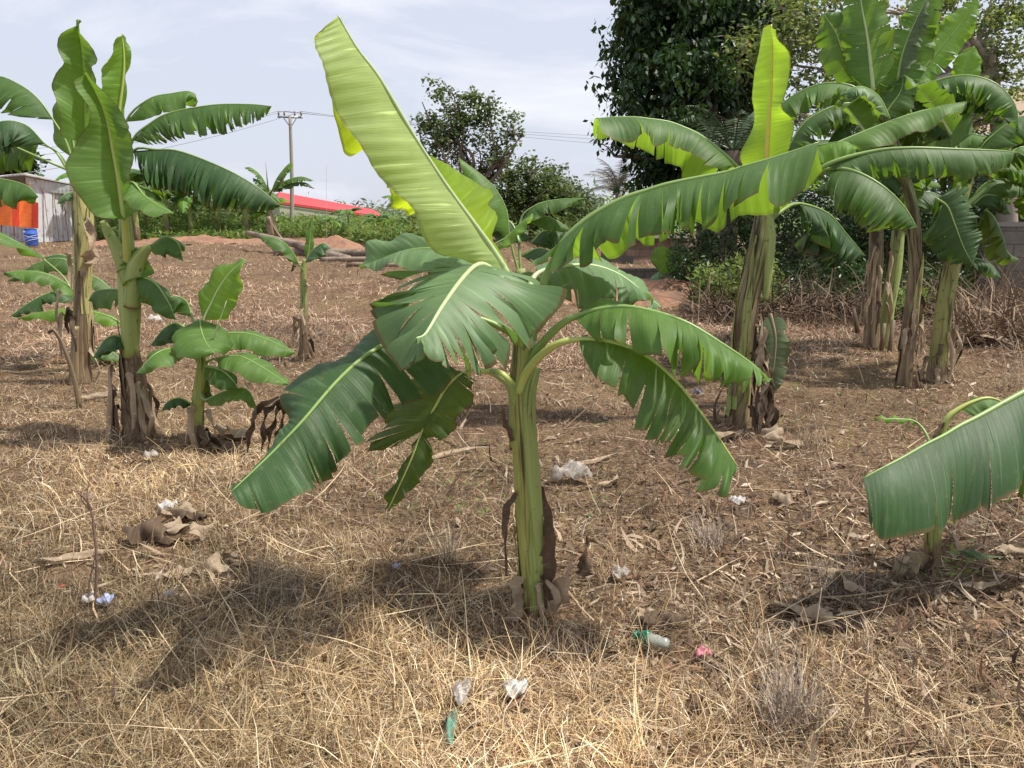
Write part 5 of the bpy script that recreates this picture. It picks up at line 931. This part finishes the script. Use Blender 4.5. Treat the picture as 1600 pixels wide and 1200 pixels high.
for a, b in ((f0, f1), (b0, f0), (f1, b1), (b1, b0)):
    a2, b2 = a.copy(), b.copy(); cen = (f0 + b1) / 2; a2 = a2 + (cen - a2) * .03; b2 = b2 + (cen - b2) * .03; lo_a, lo_b = a2.copy(), b2.copy(); lo_a[2] = hz(*lo_a[:2]) - .3; lo_b[2] = hz(*lo_b[:2]) - .3
    m = MB(); quad(m, lo_a, lo_b, b2, a2); m.build('wall', WHT, hs, smooth=False)
m = MB(); quad(m, f0 + [.0, -.03, -.22], f1 + [0, -.03, -.22], f1 + [0, -.03, 0], f0 + [0, -.03, 0]); m.build('fascia', REDT, hs, smooth=False)
# second hazy pale bulk behind
# ------------------------------------------------------------------ metal shed, tarp, drum
SH = 38; shed = empty('metal_shed', to_ground(P(60, 372, SH)), 'weathered corrugated metal shed with an open side under the roof', 'shed')
CORR = tin('weathered_metal_sheet', (.70, .72, .76), .05, 5., .5, (.40, .30, .22)); CORB = tin('shed_roof_sheet', (.42, .40, .38), .3, 5., .6, (.30, .20, .14)); WOOD = simple('rough_timber', (.28, .18, .11), .9, .3, 6, .5)
def wall_px(m, x0, x1, yt0, yt1, yb, Y0, Y1):
    a, b, c_, d = P(x0, yb, Y0), P(x1, yb, Y1), P(x1, yt1, Y1), P(x0, yt0, Y0); a[2] = hz(a[0], a[1]) - .15; b[2] = hz(b[0], b[1]) - .15
    L = np.linalg.norm((b - a)[:2]); m.add([a, b, c_, d], [(0, 1, 2, 3)], [(0, 0), (L, 0), (L, 2), (0, 2)])
for i in range(6):
    t0, t1 = i / 6, (i + 1) / 6; x0, x1 = 53 + 90 * t0, 53 + 90 * t1; dY = (i % 2) * -.05
    m = MB(); wall_px(m, x0, x1 + .5, 292 + 12 * t0, 292 + 12 * t1, 370, SH + dY + 3 * t0, SH + dY + 3 * t1); m.build('wall_sheet', CORR, shed, smooth=False)
    if i: m = MB(); a = P(x0, 292 + 12 * t0, SH - .12 + 3 * t0); b = a.copy(); b[2] = hz(a[0], a[1]); m.tube([a, b], .022, 4); m.build('seam_batten', WOOD, shed)
m = MB(); wall_px(m, -70, 53, 292, 292, 372, SH + 1.2, SH + 1.2); m.build('side_wall', CORR, shed, smooth=False)
m = MB(); a, b, c_, d = P(40, 296, SH - .3), P(145, 308, SH + 2.7), P(145, 297, SH + 2.6), P(40, 276, SH - .4); m.add([a, b, c_, d], [(0, 1, 2, 3)], [(0, 0), (3.4, 0), (3.4, .4), (0, .4)]); m.build('gable_sheet', CORR, shed, smooth=False)
m = MB(); a, b, c_, d = P(-80, 282, SH - .8), P(38, 272, SH - .8), P(150, 295, SH + 3), P(40, 270, SH + 6); G = [a, b, c_, d]; m.add(G + [q - [0, 0, .05] for q in G], [(0, 1, 2, 3), (7, 6, 5, 4), (0, 4, 5, 1), (1, 5, 6, 2)], [(0, 0), (4, 0), (4, 4), (0, 4)] * 2); m.build('roof', CORB, shed, smooth=False)
for i, x in enumerate((2, 12, 22, 31, 40, 47)): m = MB(); a = P(x, 284, SH - .5); b = P(x, 300 if i % 2 else 370, SH - .5); m.tube([a, b], .03, 5); m.build('timber_post', WOOD, shed)
for x0, x1, yy_ in ((-60, 52, 288), (-60, 52, 295)): m = MB(); m.tube([P(x0, yy_, SH - .45), P(x1, yy_, SH - .45)], .03, 5); m.build('timber_rail', WOOD, shed)
t = NT('orange_tarpaulin'); uv = t.n('UVMap').outputs[0]; sp_ = t.n('SeparateXYZ', None, Vector=uv); s_ = t.rng(t.math('FRACT', t.math('MULTIPLY', sp_.outputs[0], 4.)), .62, .66); cl_ = t.mix(s_, (1.0, .22, .04, 1), (.75, .07, .03, 1)); cl_ = t.mix(t.rng(t.noise(uv, 14, 4), .3, .8), cl_, t.mix(.35, cl_, (.25, .05, .02, 1)))
mx_ = t.n('MixShader', None, i0=.3, i1=t.pbr(cl_, .6), i2=t.n('BsdfTranslucent', None, Color=cl_).outputs[0]); TARP = t.done(mx_.outputs[0])
G = np.zeros((40, 14, 3))
for i in range(40):
    for j in range(14):
        u_, v_ = i / 39, j / 13; x = -60 + 120 * u_; topy = 316 + 6 * math.sin(u_ * 7) - 3 * u_; boty = 345 + 16 * u_ ** .6; G[i, j] = P(x, topy + (boty - 4 - topy) * v_, SH - .9 - .25 * v_ + .06 * math.sin(u_ * 40 + v_ * 5) + .1 * math.sin(u_ * 17))
m = MB(); m.grid(G); tag(m.build('tarpaulin', TARP, None), 'orange and red striped tarpaulin hung against the open side of the shed', 'tarpaulin')
BLUE = simple('blue_drum_plastic', (.05, .13, .50), .45, .2, 5, .1); LABL = simple('pale_strap_and_label', (.62, .60, .62), .6, .1)
db = to_ground(P(50, 381, 35)); dr = empty('blue_drum', db, 'blue plastic drum bound with pale twine, in front of the tarpaulin', 'drum'); dr.scale = (.85, .85, .85)
m = MB(); zz = [0, .03, .05, .28, .30, .33, .35, .58, .60, .63, .65, .80, .84]; rr_ = [.26, .29, .30, .30, .315, .315, .30, .30, .315, .315, .30, .30, .28]; k = 20
m.add([db + [r * math.cos(6.2832 * j / k), r * math.sin(6.2832 * j / k), z] for z, r in zip(zz, rr_) for j in range(k)], [(i * k + j, i * k + (j + 1) % k, (i + 1) * k + (j + 1) % k, (i + 1) * k + j) for i in range(12) for j in range(k)] + [tuple(12 * k + j for j in range(k))]); m.build('body', BLUE, dr)
m = MB(); m.tube([db + [0, 0, .84], db + [0, 0, .87]], [.31, .31], 20); m.build('rim', BLUE, dr)
for z, tl in ((.25, .1), (.48, -.08), (.4, .15)): m = MB(); m.tube([db + [.325 * math.cos(a), .325 * math.sin(a), z + tl * math.cos(a)] for a in np.linspace(0, 6.283, 20)], .012, 5); m.build('twine', LABL, dr)
m = MB(); a = db + [-.17, -.29, .70]; m.box(a, (.13, .012, .10), -.5); m.build('sticker', LABL, dr)

# ------------------------------------------------------------------ block wall, masonry and tiled house on the right
def brickm(name, c1_, c2_, sc, mort=(.16, .14, .12)):
    t = NT(name); uv = t.n('UVMap').outputs[0]; b = t.n('TexBrick', None, Vector=uv, Scale=sc); b.inputs['Color1'].default_value = c4(c1_); b.inputs['Color2'].default_value = c4(c2_); b.inputs['Mortar'].default_value = c4(mort)
    b.inputs['Brick Width'].default_value = .45; b.inputs['Row Height'].default_value = .23; b.inputs['Mortar Size'].default_value = .014
    f = t.noise(t.n('TexCoord').outputs['Object'], 2.2, 6, .7); c = t.mix(t.rng(f, .35, .75), b.outputs[0], (.10, .085, .065, 1)); return t.done(t.pbr(c, .95, t.bump(b.outputs[1], -.6, .02), .2))
BLOCK = brickm('grey_block_masonry', (.24, .21, .18), (.30, .26, .22), 1.)
def wall_box(name, label, a, b, h, th, mat, cat='wall', cap=None):
    a, b = to_ground(a), to_ground(b); d = (b - a)[:2]; L = np.linalg.norm(d); nn = np.array([-d[1], d[0]]) / L * th; root = empty(name, (a + b) / 2, label, cat); m = MB()
    def W(p, z, s): return np.array([p[0] + nn[0] * s, p[1] + nn[1] * s, z])
    z0 = min(a[2], b[2]) - .2; z1 = max(a[2], b[2]) + h
    vs = [W(a, z0, 0), W(b, z0, 0), W(b, z1, 0), W(a, z1, 0), W(a, z0, 1), W(b, z0, 1), W(b, z1, 1), W(a, z1, 1)]
    m.add(vs, [(0, 1, 2, 3), (5, 4, 7, 6), (3, 2, 6, 7), (0, 3, 7, 4), (1, 5, 6, 2)], [(0, 0), (L, 0), (L, z1 - z0), (0, z1 - z0)] * 2); m.build('blocks', mat, root, smooth=False)
    if cap: m = MB(); m.add([v + np.array([0, 0, cap if i in (2, 3, 6, 7) else z1 - z0 + .002]) + np.array([-nn[0], -nn[1], 0]) * (.12 if i < 4 else -.12) for i, v in enumerate(vs)], [(0, 1, 2, 3), (5, 4, 7, 6), (3, 2, 6, 7), (0, 1, 5, 4), (0, 3, 7, 4), (1, 5, 6, 2)]); m.build('coping', simple('coping_cement', (.27, .25, .22), .9, .3, 5), root, smooth=False)
    return root
wall_box('block_wall', 'grey concrete block wall with a weathered top, behind the thatch heap at the edge of the frame', P(1530, 452, 14.), P(1900, 440, 12.5), 1.45, .18, BLOCK, cap=.08)
wall_box('block_wall', 'long dark block wall half hidden behind undergrowth and stems', P(1180, 440, 19), P(1530, 452, 15), 1.1, .18, BLOCK, cap=.07)
wall_box('low_masonry', 'low broken course of masonry above the red soil bank', P(925, 408, 19.5), P(1160, 412, 20), .28, .25, BLOCK)
wall_box('small_block_hut', 'small reddish block hut wall glimpsed between the leaves beyond the soil bank', P(990, 395, 26), P(1075, 398, 27), .75, 2., brickm('reddish_block', (.30, .20, .15), (.36, .24, .18), 1.), 'hut', cap=.1)
TILE = tin('tan_roof_tiles', (.34, .245, .17), 0, 3, .8, (.30, .2, .14), 1)
th = empty('tiled_house', to_ground(P(1640, 430, 26)), 'house with a tan tiled roof glimpsed through the branches', 'house'); Yh = 26
a, b, c_, d = P(1470, 205, Yh), P(1830, 225, Yh), P(1830, 130, Yh + 4), P(1530, 140, Yh + 4); m = MB(); quad(m, a, b, c_, d); m.add([a, d, P(1480, 200, Yh + 8)], [(0, 1, 2)]); m.build('roof', TILE, th, smooth=False)
m = MB(); a2, b2 = P(1490, 208, Yh + .4), P(1830, 226, Yh + .4); a3, b3 = a2.copy(), b2.copy(); a3[2] = hz(*a3[:2]); b3[2] = hz(*b3[:2]); quad(m, a3, b3, b2, a2); m.build('wall', simple('cream_render', (.22, .19, .15), .9, .15, 3), th, smooth=False)
for x in (1560, 1680): m = MB(); m.box(P(x, 280, Yh + .36), (1.2, .05, 1.2), 0); m.build('window', GLS, th, smooth=False)
# ------------------------------------------------------------------ small things on the ground
def plastic(name, col, al=.35, rough=.35):
    t = NT(name); ob = t.n('TexCoord').outputs['Object']; f = t.noise(ob, 60, 4, .6, 1.); c = t.mix(f, c4(col, .75), c4(col, 1.1)); c = t.mix(t.rng(t.noise(ob, 22, 3), .48, .62, 0, .65), c, (.24, .17, .10, 1))
    mx = t.n('MixShader', None, i0=al, i1=t.pbr(c, rough, t.bump(f, .8, .004), .5), i2=t.n('BsdfTranslucent', None, Color=c).outputs[0]); return t.done(mx.outputs[0])
PLW = plastic('white_film', (.78, .76, .73)); PLT = plastic('milky_film', (.62, .56, .50), .45); PLB = plastic('blue_white_film', (.50, .58, .85)); PLP = plastic('pink_film', (.80, .28, .36)); PLG = plastic('green_film', (.20, .50, .38), .4); PLD = plastic('lilac_film', (.50, .48, .66)); PLK = plastic('dark_film', (.10, .10, .14))
def crumple(name, label, px, py, wpx, hpx, mat, seed, cat='plastic litter', z=.0, fl=.35, group=None, rot=None):
    g_ = GP(px, py); s = g_[1] / FPX; r_ = np.random.default_rng(seed); wx = wpx * s / 2; hy = hpx * s / 2; k = 16; G = np.zeros((k, k, 3)); ph = r_.random(12) * 6.28; a0 = (r_.random() - .5) * .6 if rot is None else rot
    for i in range(k):
        for j in range(k):
            a, b = i / (k - 1) * 2 - 1, j / (k - 1) * 2 - 1; q = 1 - .25 * (abs(a) ** 3 + abs(b) ** 3) + .12 * math.sin(3 * math.atan2(b, a) + ph[0])
            x, yv = a * wx * q, b * hy * 1.3 * q; zz = fl * wx * (1 - .7 * a * a) * (1 - .7 * b * b) + wx * .16 * (math.sin(a * 6 + ph[1] + b * 3) + .7 * math.sin(b * 8 + ph[2] - a * 4) + .5 * math.sin(a * 13 + b * 11 + ph[3])) * (1 - .3 * a * a)
            X_, Y_ = g_[0] + x * math.cos(a0) - yv * math.sin(a0), g_[1] + x * math.sin(a0) + yv * math.cos(a0); G[i, j] = (X_, Y_, float(hz(X_, Y_)) + .035 + z + max(0, zz) + .35 * (hy * 1.3 * (b + 1)) * .5)
    m = MB(); m.grid(G); return tag(m.build(name, mat, None), label, cat, group)
LG = 'scraps of plastic film lying in the straw'
crumple('plastic_bag', 'large milky plastic bag lying behind the centre stem', 893, 755, 82, 28, PLT, 1, group=LG); crumple('plastic_bag', 'rounded milky plastic sachet in the straw near the dead sheath', 968, 912, 36, 26, PLT, 2, group=LG)
crumple('plastic_bag', 'crumpled white plastic bag in the near grass', 805, 1098, 52, 34, PLW, 3, group=LG); crumple('plastic_bag', 'upright pale plastic strip in the near grass with a greenish tail', 722, 1104, 36, 52, PLW, 4, group=LG)
crumple('plastic_wrapper', 'long pale green plastic wrapper sunk in the grass below the white strip', 706, 1160, 22, 76, PLG, 5, group=LG); crumple('plastic_wrapper', 'blue and white plastic wrapper at the foot of the dead twig', 168, 955, 36, 20, PLB, 6, group=LG); crumple('plastic_wrapper', 'silvery plastic wrapper touching the dead twig', 142, 950, 30, 22, PLW, 7, group=LG)
crumple('plastic_wrapper', 'small pink wrapper near the bottle', 1098, 1040, 34, 22, PLP, 8, group=LG); crumple('plastic_wrapper', 'small lilac wrapper in the straw left of the centre stem', 619, 898, 16, 14, PLD, 9, group=LG); crumple('plastic_bag', 'greyish white bag behind the pile of curled leaves', 262, 806, 38, 20, PLW, 10, group=LG)
crumple('plastic_bag', 'white bag under the tip of the lower right leaf', 1153, 795, 30, 20, PLW, 11, group=LG); crumple('plastic_bag', 'dull white film among flakes below the pile of curled leaves', 266, 945, 32, 16, PLT, 12, group=LG); crumple('plastic_bag', 'clear film before the thick dry base', 236, 722, 30, 16, PLT, 13, group=LG)
crumple('plastic_wrapper', 'dark blue scrap near the right edge', 1572, 1006, 20, 12, PLK, 14, group=LG); crumple('plastic_bag', 'white scrap behind the reddish brown stem', 1338, 486, 20, 10, PLW, 15, group=LG); crumple('plastic_wrapper', 'black and white scrap under the upper right leaf', 1090, 622, 22, 18, PLK, 16, group=LG); crumple('plastic_wrapper', 'orange red scrap beside the dead twig', 98, 932, 14, 9, plastic('red_film', (.6, .08, .04)), 17, group=LG)
crumple('plastic_bag', 'white scrap left of the young plant foot', 243, 505, 26, 10, PLW, 18, group=LG)
# green bottle
g_ = GP(1010, 1022); bt = empty('plastic_bottle', g_, 'crushed clear plastic bottle with a green neck half buried in the straw', 'bottle'); ax = np.array([.85, -.45, -.04]); ax /= np.linalg.norm(ax); p0 = g_ + [-.03, .03, .05]
t = NT('green_bottle_plastic'); GRN = t.done(t.pbr((.01, .30, .17, 1), .15, None, .6, 0, Transmission_Weight=.55)); t = NT('clear_bottle_plastic'); CLR = t.done(t.pbr((.62, .66, .58, 1), .2, t.bump(t.noise(t.n('TexCoord').outputs['Object'], 50, 3), .5, .005), .6, 0, Transmission_Weight=.6))
m = MB(); m.tube([p0 + ax * s for s in (0, .008, .012, .024, .036, .044)], [.013, .014, .018, .025, .028, .029], 14, rough=.12, seed=3); m.build('neck', GRN, bt); m = MB(); m.tube([p0 + ax * s for s in (.043, .06, .075, .09, .105, .118)], [.029, .022, .026, .020, .024, .016], 14, rough=.16, seed=4); m.build('body', CLR, bt)
m = MB(); m.tube([p0 - ax * .012, p0 + ax * .001], .0155, 14); m.build('cap', simple('green_cap', (.01, .22, .12), .4, .1), bt)

# dry curled banana leaves on the ground
def dryleaf(label, px, py, Lpx, wpx, az, seed, mat='dry', curl=.5, lift=0., name='dry_banana_leaf', grp='dry banana leaves fallen on the ground'):
    g_ = GP(px, py); s = g_[1] / FPX; L = Lpx * s * 1.3; W = wpx * s / 2 * 1.25; d = np.array([math.cos(az), math.sin(az), 0]); r_ = np.random.default_rng(seed); pts = []
    for i in range(5):
        t_ = i / 4 - .5; q = g_ + d * L * t_ + np.array([-d[1], d[0], 0]) * L * .12 * math.sin(t_ * 5 + seed); q[2] = hz(q[0], q[1]) + .03 + W * .5 + lift + .25 * W * math.sin(i * 2 + seed); pts.append(q)
    m = MB(); m.ribbon(pts, [W * .25, W, W * 1.05, W * .8, W * .1], np.array([-d[1], d[0], r_.uniform(-.4, .6)]), -curl, .18, seed, n=9); return tag(m.build(name, LEAF[mat], None), label, 'dry leaf', grp)
DL = [('large grey brown curled leaf lying at the front of the leaf pile', 243,850,75,34,.2,'drydark',1.0), ('tan rolled leaf standing against the leaf pile', 275,845,40,26,1.5,'dry',.9), ('pale leaf piece leaning at the outer side of the leaf pile', 320,852,46,22,.9,'dry',.4), ('brown curled leaf on top of the leaf pile', 300,828,48,24,-.3,'drydark',.8), ('light brown cupped leaf at the back of the leaf pile', 283,822,42,24,.4,'dry',.9),
 ('pale flat scrap of leaf before the leaf pile', 338,905,34,30,.8,'dry',.2), ('small pale scrap above the flat scrap', 350,882,34,18,.3,'dry',.2), ('narrow tan leaf crossing near the flakes', 280,905,46,16,.5,'dry',.4), ('long bleached leaf strip left of the leaf pile', 130,880,110,9,.05,'dry',.3), ('slender straw coloured leaf strip beside the dead twig', 205,918,100,7,.3,'dry',.3),
 ('grey twisted leaf with a dark gap on the right soil', 1262,978,90,24,-.6,'dry',.5), ('grey folded leaf half under dark straw', 1320,925,56,26,-.9,'dry',.5), ('narrow folded leaf left of the low yellow stem', 1225,790,40,16,-1.1,'dry',.4), ('long flat tan blade on the soil before the low yellow stem', 1520,925,90,9,.0,'dry',.15), ('greenish wilted blade right of the low yellow stem', 1530,880,50,12,-.6,'wilt',.3),
 ('dry blade end at the right edge beyond the low yellow stem', 1585,875,50,16,-.3,'dry',.4), ('dark curled leaf near the bottle neck', 1040,990,60,30,.3,'drydark',.8), ('upright light leaf stub before the bottle', 1010,975,30,18,1.3,'dry',.5), ('dark brown seed husk like curled leaf near the bottom', 1090,1125,36,24,.2,'drydark',1.2), ('pale leaf wisp crossing behind the milky bag', 955,760,46,10,.9,'dry',.3),
 ('long pale leaf stalk lying behind the centre stem', 930,725,110,5,.3,'dry',.2), ('tan stripe of leaf before the dead sheath', 700,720,160,5,.25,'dry',.2), ('curled leaf at the very bottom right of centre', 1040,1160,70,14,-.5,'dry',.5), ('broad brown flake between young plant and drooping leaf', 372,690,60,28,-.2,'dry',.3), ('dark flake under the young plant', 345,705,50,22,.1,'drydark',.3),
 ('brown leaf heap piece behind the young plant', 250,570,50,22,.4,'drydark',.8), ('pale leaf scrap near the foot of the stout stem', 175,570,30,16,.4,'dry',.8), ('long dry stalk leaning from the stout stem foot', 155,625,70,7,-.2,'dry',.3), ('pale chip beside the flaky brown stem', 1490,520,50,20,.2,'dry',.3), ('scattered pale leaf beyond the flaky brown stem', 1530,540,60,20,-.2,'dry',.3),
 ('tan leaf beneath the hanging dead leaves', 1205,690,40,24,-1.1,'dry',.7), ('dry leaf right of the hanging dead leaves', 1230,700,50,14,.1,'dry',.4), ('dry leaf flake left of the hanging dead leaves', 1135,690,40,20,.1,'dry',.6)]
for i, (lb, px, py, L_px, w_px, az, mt, cu) in enumerate(DL): dryleaf(lb, px, py, L_px, w_px, az, 300 + i, mt, cu, .03 if i < 5 else 0.)
# the group of hanging shreds left of the young plant's neighbour (dead leaf at the tip of the long dark leaf)
y = yA - .1
for i, x in enumerate((392, 412, 424, 436)):
    m = MB(); m.ribbon(px3([(436 + i * 2, 622, y), (x + 8, 640, y), (x, 672, y), (x - 4, 706, y)]), [.006, .016, .014, .006], (1, .3, 0), .6, .4, 400 + i); o = m.build('dead_leaf_shred', LEAF['drydark'], A)
# dead twig
TW = simple('dead_twig', (.20, .125, .085), .9, .35, 12, .6)
g_ = GP(146, 950); tw = empty('dead_twig', g_, 'dead branching twig standing upright in the golden grass', 'twig'); y = g_[1]
for i, (pts, r) in enumerate([([(146,955),(150,915),(151,870),(147,830),(143,800),(130,775),(108,763)], .006), ([(143,800),(128,782),(127,768)], .003), ([(143,795),(136,775),(140,748)], .003), ([(137,948),(140,910),(146,880),(150,865)], .004), ([(136,785),(122,768),(112,750)], .002)]):
    m = MB(); m.tube(cr(px3([(a, b, y) for a, b in pts]), np.linspace(0, 1, 18)), [r, r * .8, r * .4], 6, rough=.08, seed=i); m.build('twig_stem' if i == 0 else 'twig_fork', TW, tw)
g_ = GP(125, 638); y = g_[1]; st_ = empty('dead_stalk', g_, 'bent brown dead stalk leaning beside the stout pale stem', 'stalk'); m = MB(); m.tube(cr(px3([(125,640,y),(118,600,y),(108,565,y),(96,535,y),(84,516,y),(76,520,y)]), np.linspace(0, 1, 16)), [.02, .017, .012], 7, rough=.1); m.build('stalk_body', STEM['dead'], st_)
# standing dry grass clumps
def clump(label, px, py, n, h, seed, spread=.5, cols=((.52, .42, .30), (.40, .31, .22), (.60, .50, .36)), r0=.05, w_=.0022):
    g_ = GP(px, py); r_ = np.random.default_rng(seed); V = []; Fs = []; Cc = []
    for i in range(n):
        a = r_.random() * 6.28; q = g_ + np.array([math.cos(a), math.sin(a), 0]) * r0 * r_.random(); el = 1.57 - abs(r_.normal(0, spread)); az = r_.random() * 6.28; l = h * (.35 + .65 * r_.random()); s = np.array([-math.sin(az), math.cos(az), 0]) * w_ * (.6 + .8 * r_.random()); b0 = len(V); c_ = np.array(cols[r_.integers(len(cols))]) * (.6 + .6 * r_.random()); bend = r_.normal(.12, .12)
        for k in range(5):
            V += [q - s * (1 - k / 5.5), q + s * (1 - k / 5.5)]; Cc += [c_, c_]; q = q + np.array([math.cos(az) * math.cos(el), math.sin(az) * math.cos(el), math.sin(el)]) * l / 4; el -= bend
        Fs += [(b0 + 2 * k, b0 + 2 * k + 1, b0 + 2 * k + 3, b0 + 2 * k + 2) for k in range(4)]
    tag(mesh_np('dry_grass_clump', np.array(V), np.array(Fs), TINT, col=np.array(Cc), origin=g_), label, 'grass clump', 'standing clumps of dry grass')
TINT = tint_mat('clump_straw')
clump('large spiky clump of grey dry grass in the near right', 1232, 1150, 240, .30, 1, .42, ((.42, .34, .27), (.30, .235, .18), (.50, .42, .34)), .10)
clump('pale upright tuft left of the centre stem', 700, 880, 70, .20, 2, .5); clump('mound of dark grey straw before the low plant', 1310, 925, 260, .16, 3, .95, ((.30, .25, .2), (.22, .18, .14), (.4, .34, .28)), .17, .0018)
clump('grey straw heap on the near side of the leaf flakes', 430, 935, 260, .15, 4, 1.05, ((.34, .28, .2), (.24, .19, .14), (.44, .36, .27)), .16, .0016); clump('dry tuft under the tip of the lower right leaf', 1110, 850, 150, .18, 5, .8, ((.36, .29, .23), (.48, .39, .3)), .12)
clump('spray of straw radiating beside the pink wrapper', 1195, 1035, 90, .15, 6, 1.1); clump('dark tuft around the dead twig foot', 110, 960, 160, .10, 7, .95, ((.28, .20, .13), (.2, .14, .09), (.4, .3, .18)), .15, .0015)
clump('thin tuft at the very bottom edge right of centre', 1480, 1190, 80, .12, 8, .8); clump('tuft of grey grass before the left dark shade', 60, 1080, 160, .15, 9, .9, ((.40, .33, .2), (.5, .4, .24)), .12); clump('dry tuft between the hanging dead leaves and flaky stems', 1262, 700, 120, .25, 10, .7, ((.45, .35, .24), (.35, .26, .18)), .15)
clump('tall thin dry stalks at the right edge of the field', 1590, 610, 30, .7, 11, .35, r0=.2); clump('tuft behind the centre plant on the right', 1000, 640, 160, .22, 12, .9, ((.45, .34, .22), (.36, .26, .17)), .25)
# single long stalks standing in the field
def stalk(label, pts, r=.003, c='dry'):
    m = MB(); m.tube(cr(px3(pts), np.linspace(0, 1, 20)), [r, r * .8, r * .4], 5); tag(m.build('dry_stalk', STK, None), label, 'dry stalk', 'single dry stalks standing in the field')
STK = simple('straw_stalk', (.52, .42, .28), .8, .2, 20, .1)
y = GP(1350, 605)[1]; stalk('arched pale stalk between the two clusters', [(1352,605,y),(1340,570,y),(1320,540,y),(1300,528,y),(1285,530,y),(1284,600,y)], .006)
y = GP(513, 545)[1]; stalk('hair thin upright stalk beside the small slender plant', [(512,545,y),(511,480,y),(511,420,y),(510,320,y),(510,250,y)], .003)
y = GP(1090, 520)[1]; stalk('upright straw right of the light green leaf', [(1090,520,y),(1092,480,y),(1094,438,y)], .006); y = GP(1120, 520)[1]; stalk('leaning straw before the hanging dead leaves', [(1112,535,y),(1130,500,y),(1160,465,y)], .005)
y = GP(1270, 1010)[1]; stalk('thick jointed stalk rising from the spiky clump', [(1262,1100,y-.2),(1270,1010,y-.18),(1278,960,y-.17),(1284,918,y-.16)], .0035); y = GP(1350, 1000)[1]; stalk('long jointed stalk lying toward the right', [(1290,1012,y),(1350,996,y),(1400,988,y),(1450,984,y)], .0035)
y = GP(860, 985)[1]; stalk('pale bent stem curling down from the centre plant foot', [(862,978,y),(842,1000,y-.05),(835,1030,y-.1),(845,1070,y-.2),(852,1120,y-.3),(858,1180,y-.4)], .004)
y = GP(545, 430)[1]; stalk('pair of thin curved stalks behind the drooping left leaf', [(548,560,y-3),(545,520,y-3),(535,505,y-3),(530,510,y-3)], .004)
